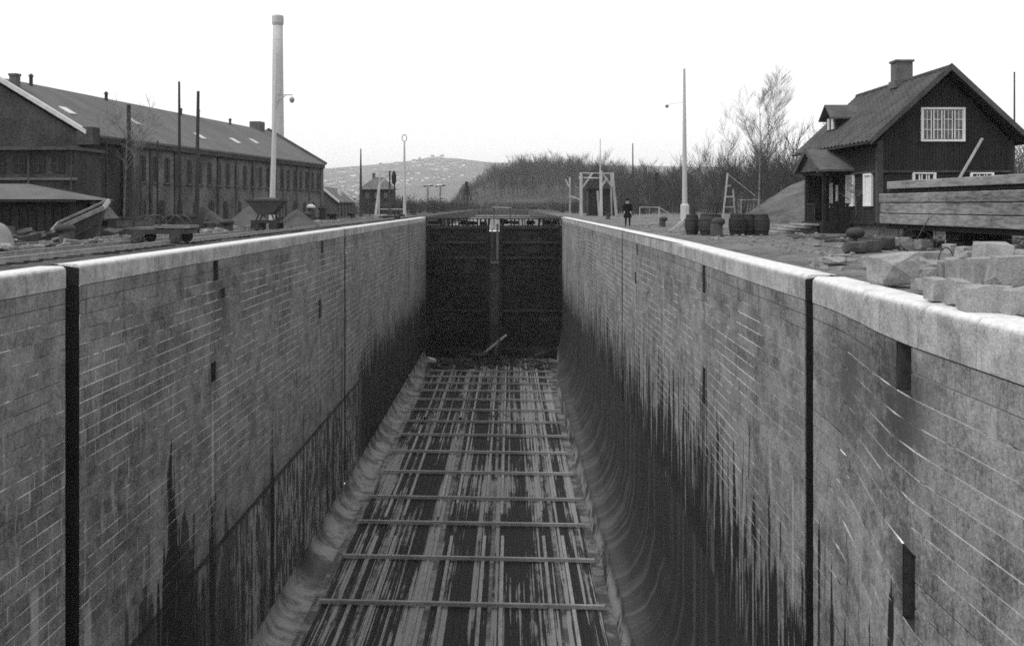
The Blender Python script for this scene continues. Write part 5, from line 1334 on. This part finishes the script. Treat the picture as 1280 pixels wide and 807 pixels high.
# dormer
dm = MB(); y0_, y1_ = 7.7, 9.6
dm.prism([(7.72, 5.2), (9.3, 5.2), (9.3, 5.95), (8.5, 6.45), (7.72, 5.95)], .5, 1.9, 'x'); D_ = dm.build('dormer', 'house_board', hs)
for a, b_ in (((7.45, 5.78), (8.5, 6.52)), ((9.55, 5.78), (8.5, 6.52))):
    m_ = MB(); m_.prism([a, b_, (b_[0], b_[1] + .09), (a[0], a[1] + .09)], .15, 2.3, 'x'); m_.build('dormer_roof', 'dormer_tile', D_) if 'dormer_tile' in MAT else None
    MAT['dormer_tile'] = MAT.get('dormer_tile') or plain("pale_old_tile", 0.08, 0.3, 1.5, 12, 0.01)
    if len([c for c in D_.children]) < (1 if a[0] < 8 else 2): m_.build('dormer_roof', 'dormer_tile', D_)
for yy in (8.15, 8.85):
    m_ = MB(); m_.box((.47, yy, 5.6), (.06, .32, .6)); m_.build('dormer_window', 'curtain' if yy < 8.5 else 'verge_white', D_)
# porch
po = MB(); po.box((-.72, 5.2, .25), (1.5, 3.6, .55)); P_ = po.build('porch', 'tarred_wood', hs)
for yy in (3.75, 6.7):
    m_ = MB(); m_.box((-1.3, yy, 1.75), (.16, .16, 2.6)); m_.build('porch_post', 'house_board', P_)
for a, b_ in (((3.15, 2.95), (5.2, 4.0)), ((7.25, 2.95), (5.2, 4.0))):
    m_ = MB(); m_.prism([a, b_, (b_[0], b_[1] + .10), (a[0], a[1] + .10)], -1.75, -.02, 'x'); m_.build('porch_roof', 'dormer_tile', P_)
    m_ = MB(); m_.prism([(a[0], a[1] - .08), (b_[0], b_[1] - .08), (b_[0], b_[1] + .16), (a[0], a[1] + .16)], -1.82, -1.76, 'x'); m_.build('porch_bargeboard', 'barge', P_)
m_ = MB(); m_.prism([(3.5, 3.0), (6.9, 3.0), (5.2, 3.88)], -1.6, -1.5, 'x'); m_.build('porch_gable', 'barge', P_)
m_ = MB(); m_.box((-1.35, 5.2, 2.92), (.16, 3.5, .16)); m_.box((-.7, 3.75, 2.92), (1.3, .14, .14)); m_.build('porch_beam', 'tarred_wood', P_)
m_ = MB(); m_.box((-.7, 6.75, 1.7), (1.1, .05, 2.3)); m_.build('porch_side', 'house_board', P_)
m_ = MB(); m_.box((-.7, 3.75, 1.40), (1.3, .09, .09)); m_.box((-1.3, 5.9, 1.40), (.09, 1.5, .09)); m_.build('porch_rail', 'tarred_wood', P_)
for k in range(6):
    m_ = MB(); m_.box((-1.15 + k * .19, 3.75, .97), (.12, .04, .85)); m_.build('baluster', 'house_board', P_)
for k in range(5):
    m_ = MB(); m_.box((-1.3, 5.3 + k * .28, .97), (.04, .12, .85)); m_.build('baluster', 'house_board', P_)
# steps
st = thing('stone_steps', 'four low stone steps leading up to the house porch', 'steps', (14.95, 51.2, 0))
for k in range(4):
    m_ = MB(); m_.box((-.45 - k * .42, 0, .40 - k * .12), (.75, 2.6 - .1 * k, .10), bev=.02); m_.build('step', 'granite', st)
    m_ = MB(); m_.box((-.35 - k * .42, 0, .17 - k * .055), (.40, 2.4, .33 - k * .11)); m_.build('riser', 'rust_iron', st)
for k in range(9): rock('pale stone in the low row before the earth bank', 975 + k * 4.2, 271 + (k % 3), .55, .4, .25, k, 200 + k, g='stones in a row before the earth bank', name='field_stone')
plank_thing('leaning_pole', 'pale pole leaning against the house gable below the big window', 'pole', (16.35 + 3.85, 45.62, 3.35), (2.15, .10, .10), (0, R(-60), 0), 'pale_post')
o = tree_thing('small_shrub', 1.3, 55, 'small pale leafless shrub trained on the house wall between two windows', 'shrub', (16.1, 48.3, .9), 'birch_bark', None, levels=3, spread=.8, first=.3, kids=5, twig=.008, upright=.1, r0=.012)

# ------------------------------------------------------------------ wooden scow on blocks
sc_ = thing('wooden_scow', 'big flat wooden scow of heavy planks raised on dark blocks beside the house', 'boat', (12.95, 36.2, 0), R(-88.5))
LB, WB = 12.0, 3.0
m_ = MB(); m_.box((LB / 2, WB / 2, 1.34), (LB - .2, WB - .3, 1.36)); m_.build('hull', 'tarred_wood', sc_)
zz = .70
for k, (h, ins) in enumerate(((.36, 0), (.36, 0), (.33, .0), (.13, .14), (.28, .04))):
    mt = 'scow_plank'
    if k == 3: mt = 'tarred_wood'
    nj = 3 if k < 3 else 2; x0 = (.0, .05, -.05, .3, .55)[k]
    cutp = [x0] + [x0 + (LB - x0) * q / nj + (k % 2) * .9 for q in range(1, nj)] + [LB]
    ins += .01 * (k % 2)
    for a, b_ in zip(cutp[:-1], cutp[1:]):
        m_ = MB(); m_.box(((a + b_) / 2, ins, zz + h / 2), (b_ - a - .015, .16, h - .02), bev=.018); m_.build('plank', mt, sc_) if mt in MAT else None
        if mt not in MAT:
            MAT['scow_plank'] = plain("scow_plank", 0.19, 0.45, 1.1, 12, 0.01, 0.9, 0.15, (.15, 1, 1), .12); m_.build('plank', mt, sc_)
    zz += h
for zz_, h in ((.88, .36), (1.24, .36), (1.585, .33)):
    m_ = MB(); m_.box((-.02, WB / 2, zz_), (.16, WB, h - .02), bev=.018); m_.build('plank', 'scow_plank', sc_)
m_ = MB(); m_.box((LB / 2, .35, .62), (LB - .4, .5, .16)); m_.build('bilge_timber', 'tarred_wood', sc_)
def blk(label, lx, ly):
    v = Matrix.Rotation(sc_.rotation_euler.z, 4, 'Z') @ Vector((lx, ly, 0)) + Vector(sc_.location)
    o = thing('timber_block', label, 'block', (v.x, v.y, 0), sc_.rotation_euler.z, 'blocking under the scow')
    for k in range(2): m_ = MB(); m_.box((0, 0, .13 + k * .27), (1.2 if k == 0 else .9, .5 + k * .15, .255), bev=.02); m_.build('baulk', 'tarred_wood', o)
blk('black timber block under the left end of the scow', 1.6, .6); blk('black timber block under the scow, nearer the right edge', 4.6, .7); blk('black timber block at the back under the scow', 3.2, 2.4)
# junk between bollard and scow
wr = thing('iron_hoop', 'thin iron wheel hoop with crossing bars lying against the rubble', 'hoop', (gp(1145, 312)[0], gp(1145, 312)[1], .0))
m_ = MB(); m_.path([(.52 * math.cos(q), .1 * math.sin(q), .26 + .34 * math.sin(q)) for q in [R(k * 15) for k in range(25)]], .018, 5); m_.build('ring', 'dark_iron', wr)
m_ = MB(); m_.path([(-.3, 0, .7), (.35, .1, .05)], .018, 5); m_.path([(.38, 0, .95), (.05, .0, .35), (.12, 0, 0)], .018, 5); m_.build('bar', 'dark_iron', wr)
for k, (px, py, w_, h, lb) in enumerate(((1073, 317, .62, .34, 'dark squared baulk just right of the house side bollard'), (1092, 316, .5, .36, 'second dark baulk right of the bollard'), (1108, 313, .6, .42, 'dark angular lump between baulks and hoop'), (1128, 312, .8, .40, 'grey wedge stone behind the iron hoop'), (1155, 312, .6, .34, 'grey stone seen through the iron hoop'))):
    rock(lb, px, py, w_, .5, h, .1 * k, 300 + k, g='dark lumps between bollard and scow', name='baulk' if k < 2 else 'stone_lump', mat='rust_iron' if k < 3 else 'granite')
for k in range(10):
    x_ = random.uniform(12.0, 15.5); y_ = random.uniform(33, 48)
    plank_thing('dirt_board', 'short dark board half sunk in the dirt before the house', 'board', (x_, y_, .05), (random.uniform(.5, 1.4), .14, .04), (0, 0, random.uniform(-.4, .4)), 'upright_timber', 'boards half sunk in dirt')
plank_thing('threshold_beam', 'pale ledge beam of the far left quay edge', 'beam', (-17.2, 84, .08), (5, .3, .15), (0, 0, R(-3)), 'verge_white')
for k in range(12):
    plank_thing('deck_timber', 'small pale baulk lying at the far left gate corner', 'beam', (random.uniform(-20, -11.6), random.uniform(105, 128), .12), (random.uniform(.6, 2.2), .3, .25), (0, 0, random.uniform(-.5, .5)), random.choice(('pale_post', 'tarred_wood', 'grey_timber')), 'baulks lying at the far left gate corner')

# ------------------------------------------------------------------ haze
hz = MB(); hz.box((0, 4240, 109), (22000, 8900, 262)); o = hz.build('haze', 'dark_iron'); o.data.materials.clear()
hzm = bpy.data.materials.new("haze_air"); hzm.use_nodes = True; nt = hzm.node_tree; nt.nodes.clear()
pv = nt.nodes.new("ShaderNodeVolumePrincipled"); pv.inputs["Color"].default_value = (.95, .95, .95, 1); pv.inputs["Density"].default_value = 0.00015
mo = nt.nodes.new("ShaderNodeOutputMaterial"); nt.links.new(pv.outputs[0], mo.inputs[1]); o.data.materials.append(hzm)
tag(o, 'thin haze over the harbour and hills', 'haze', kind='stuff')
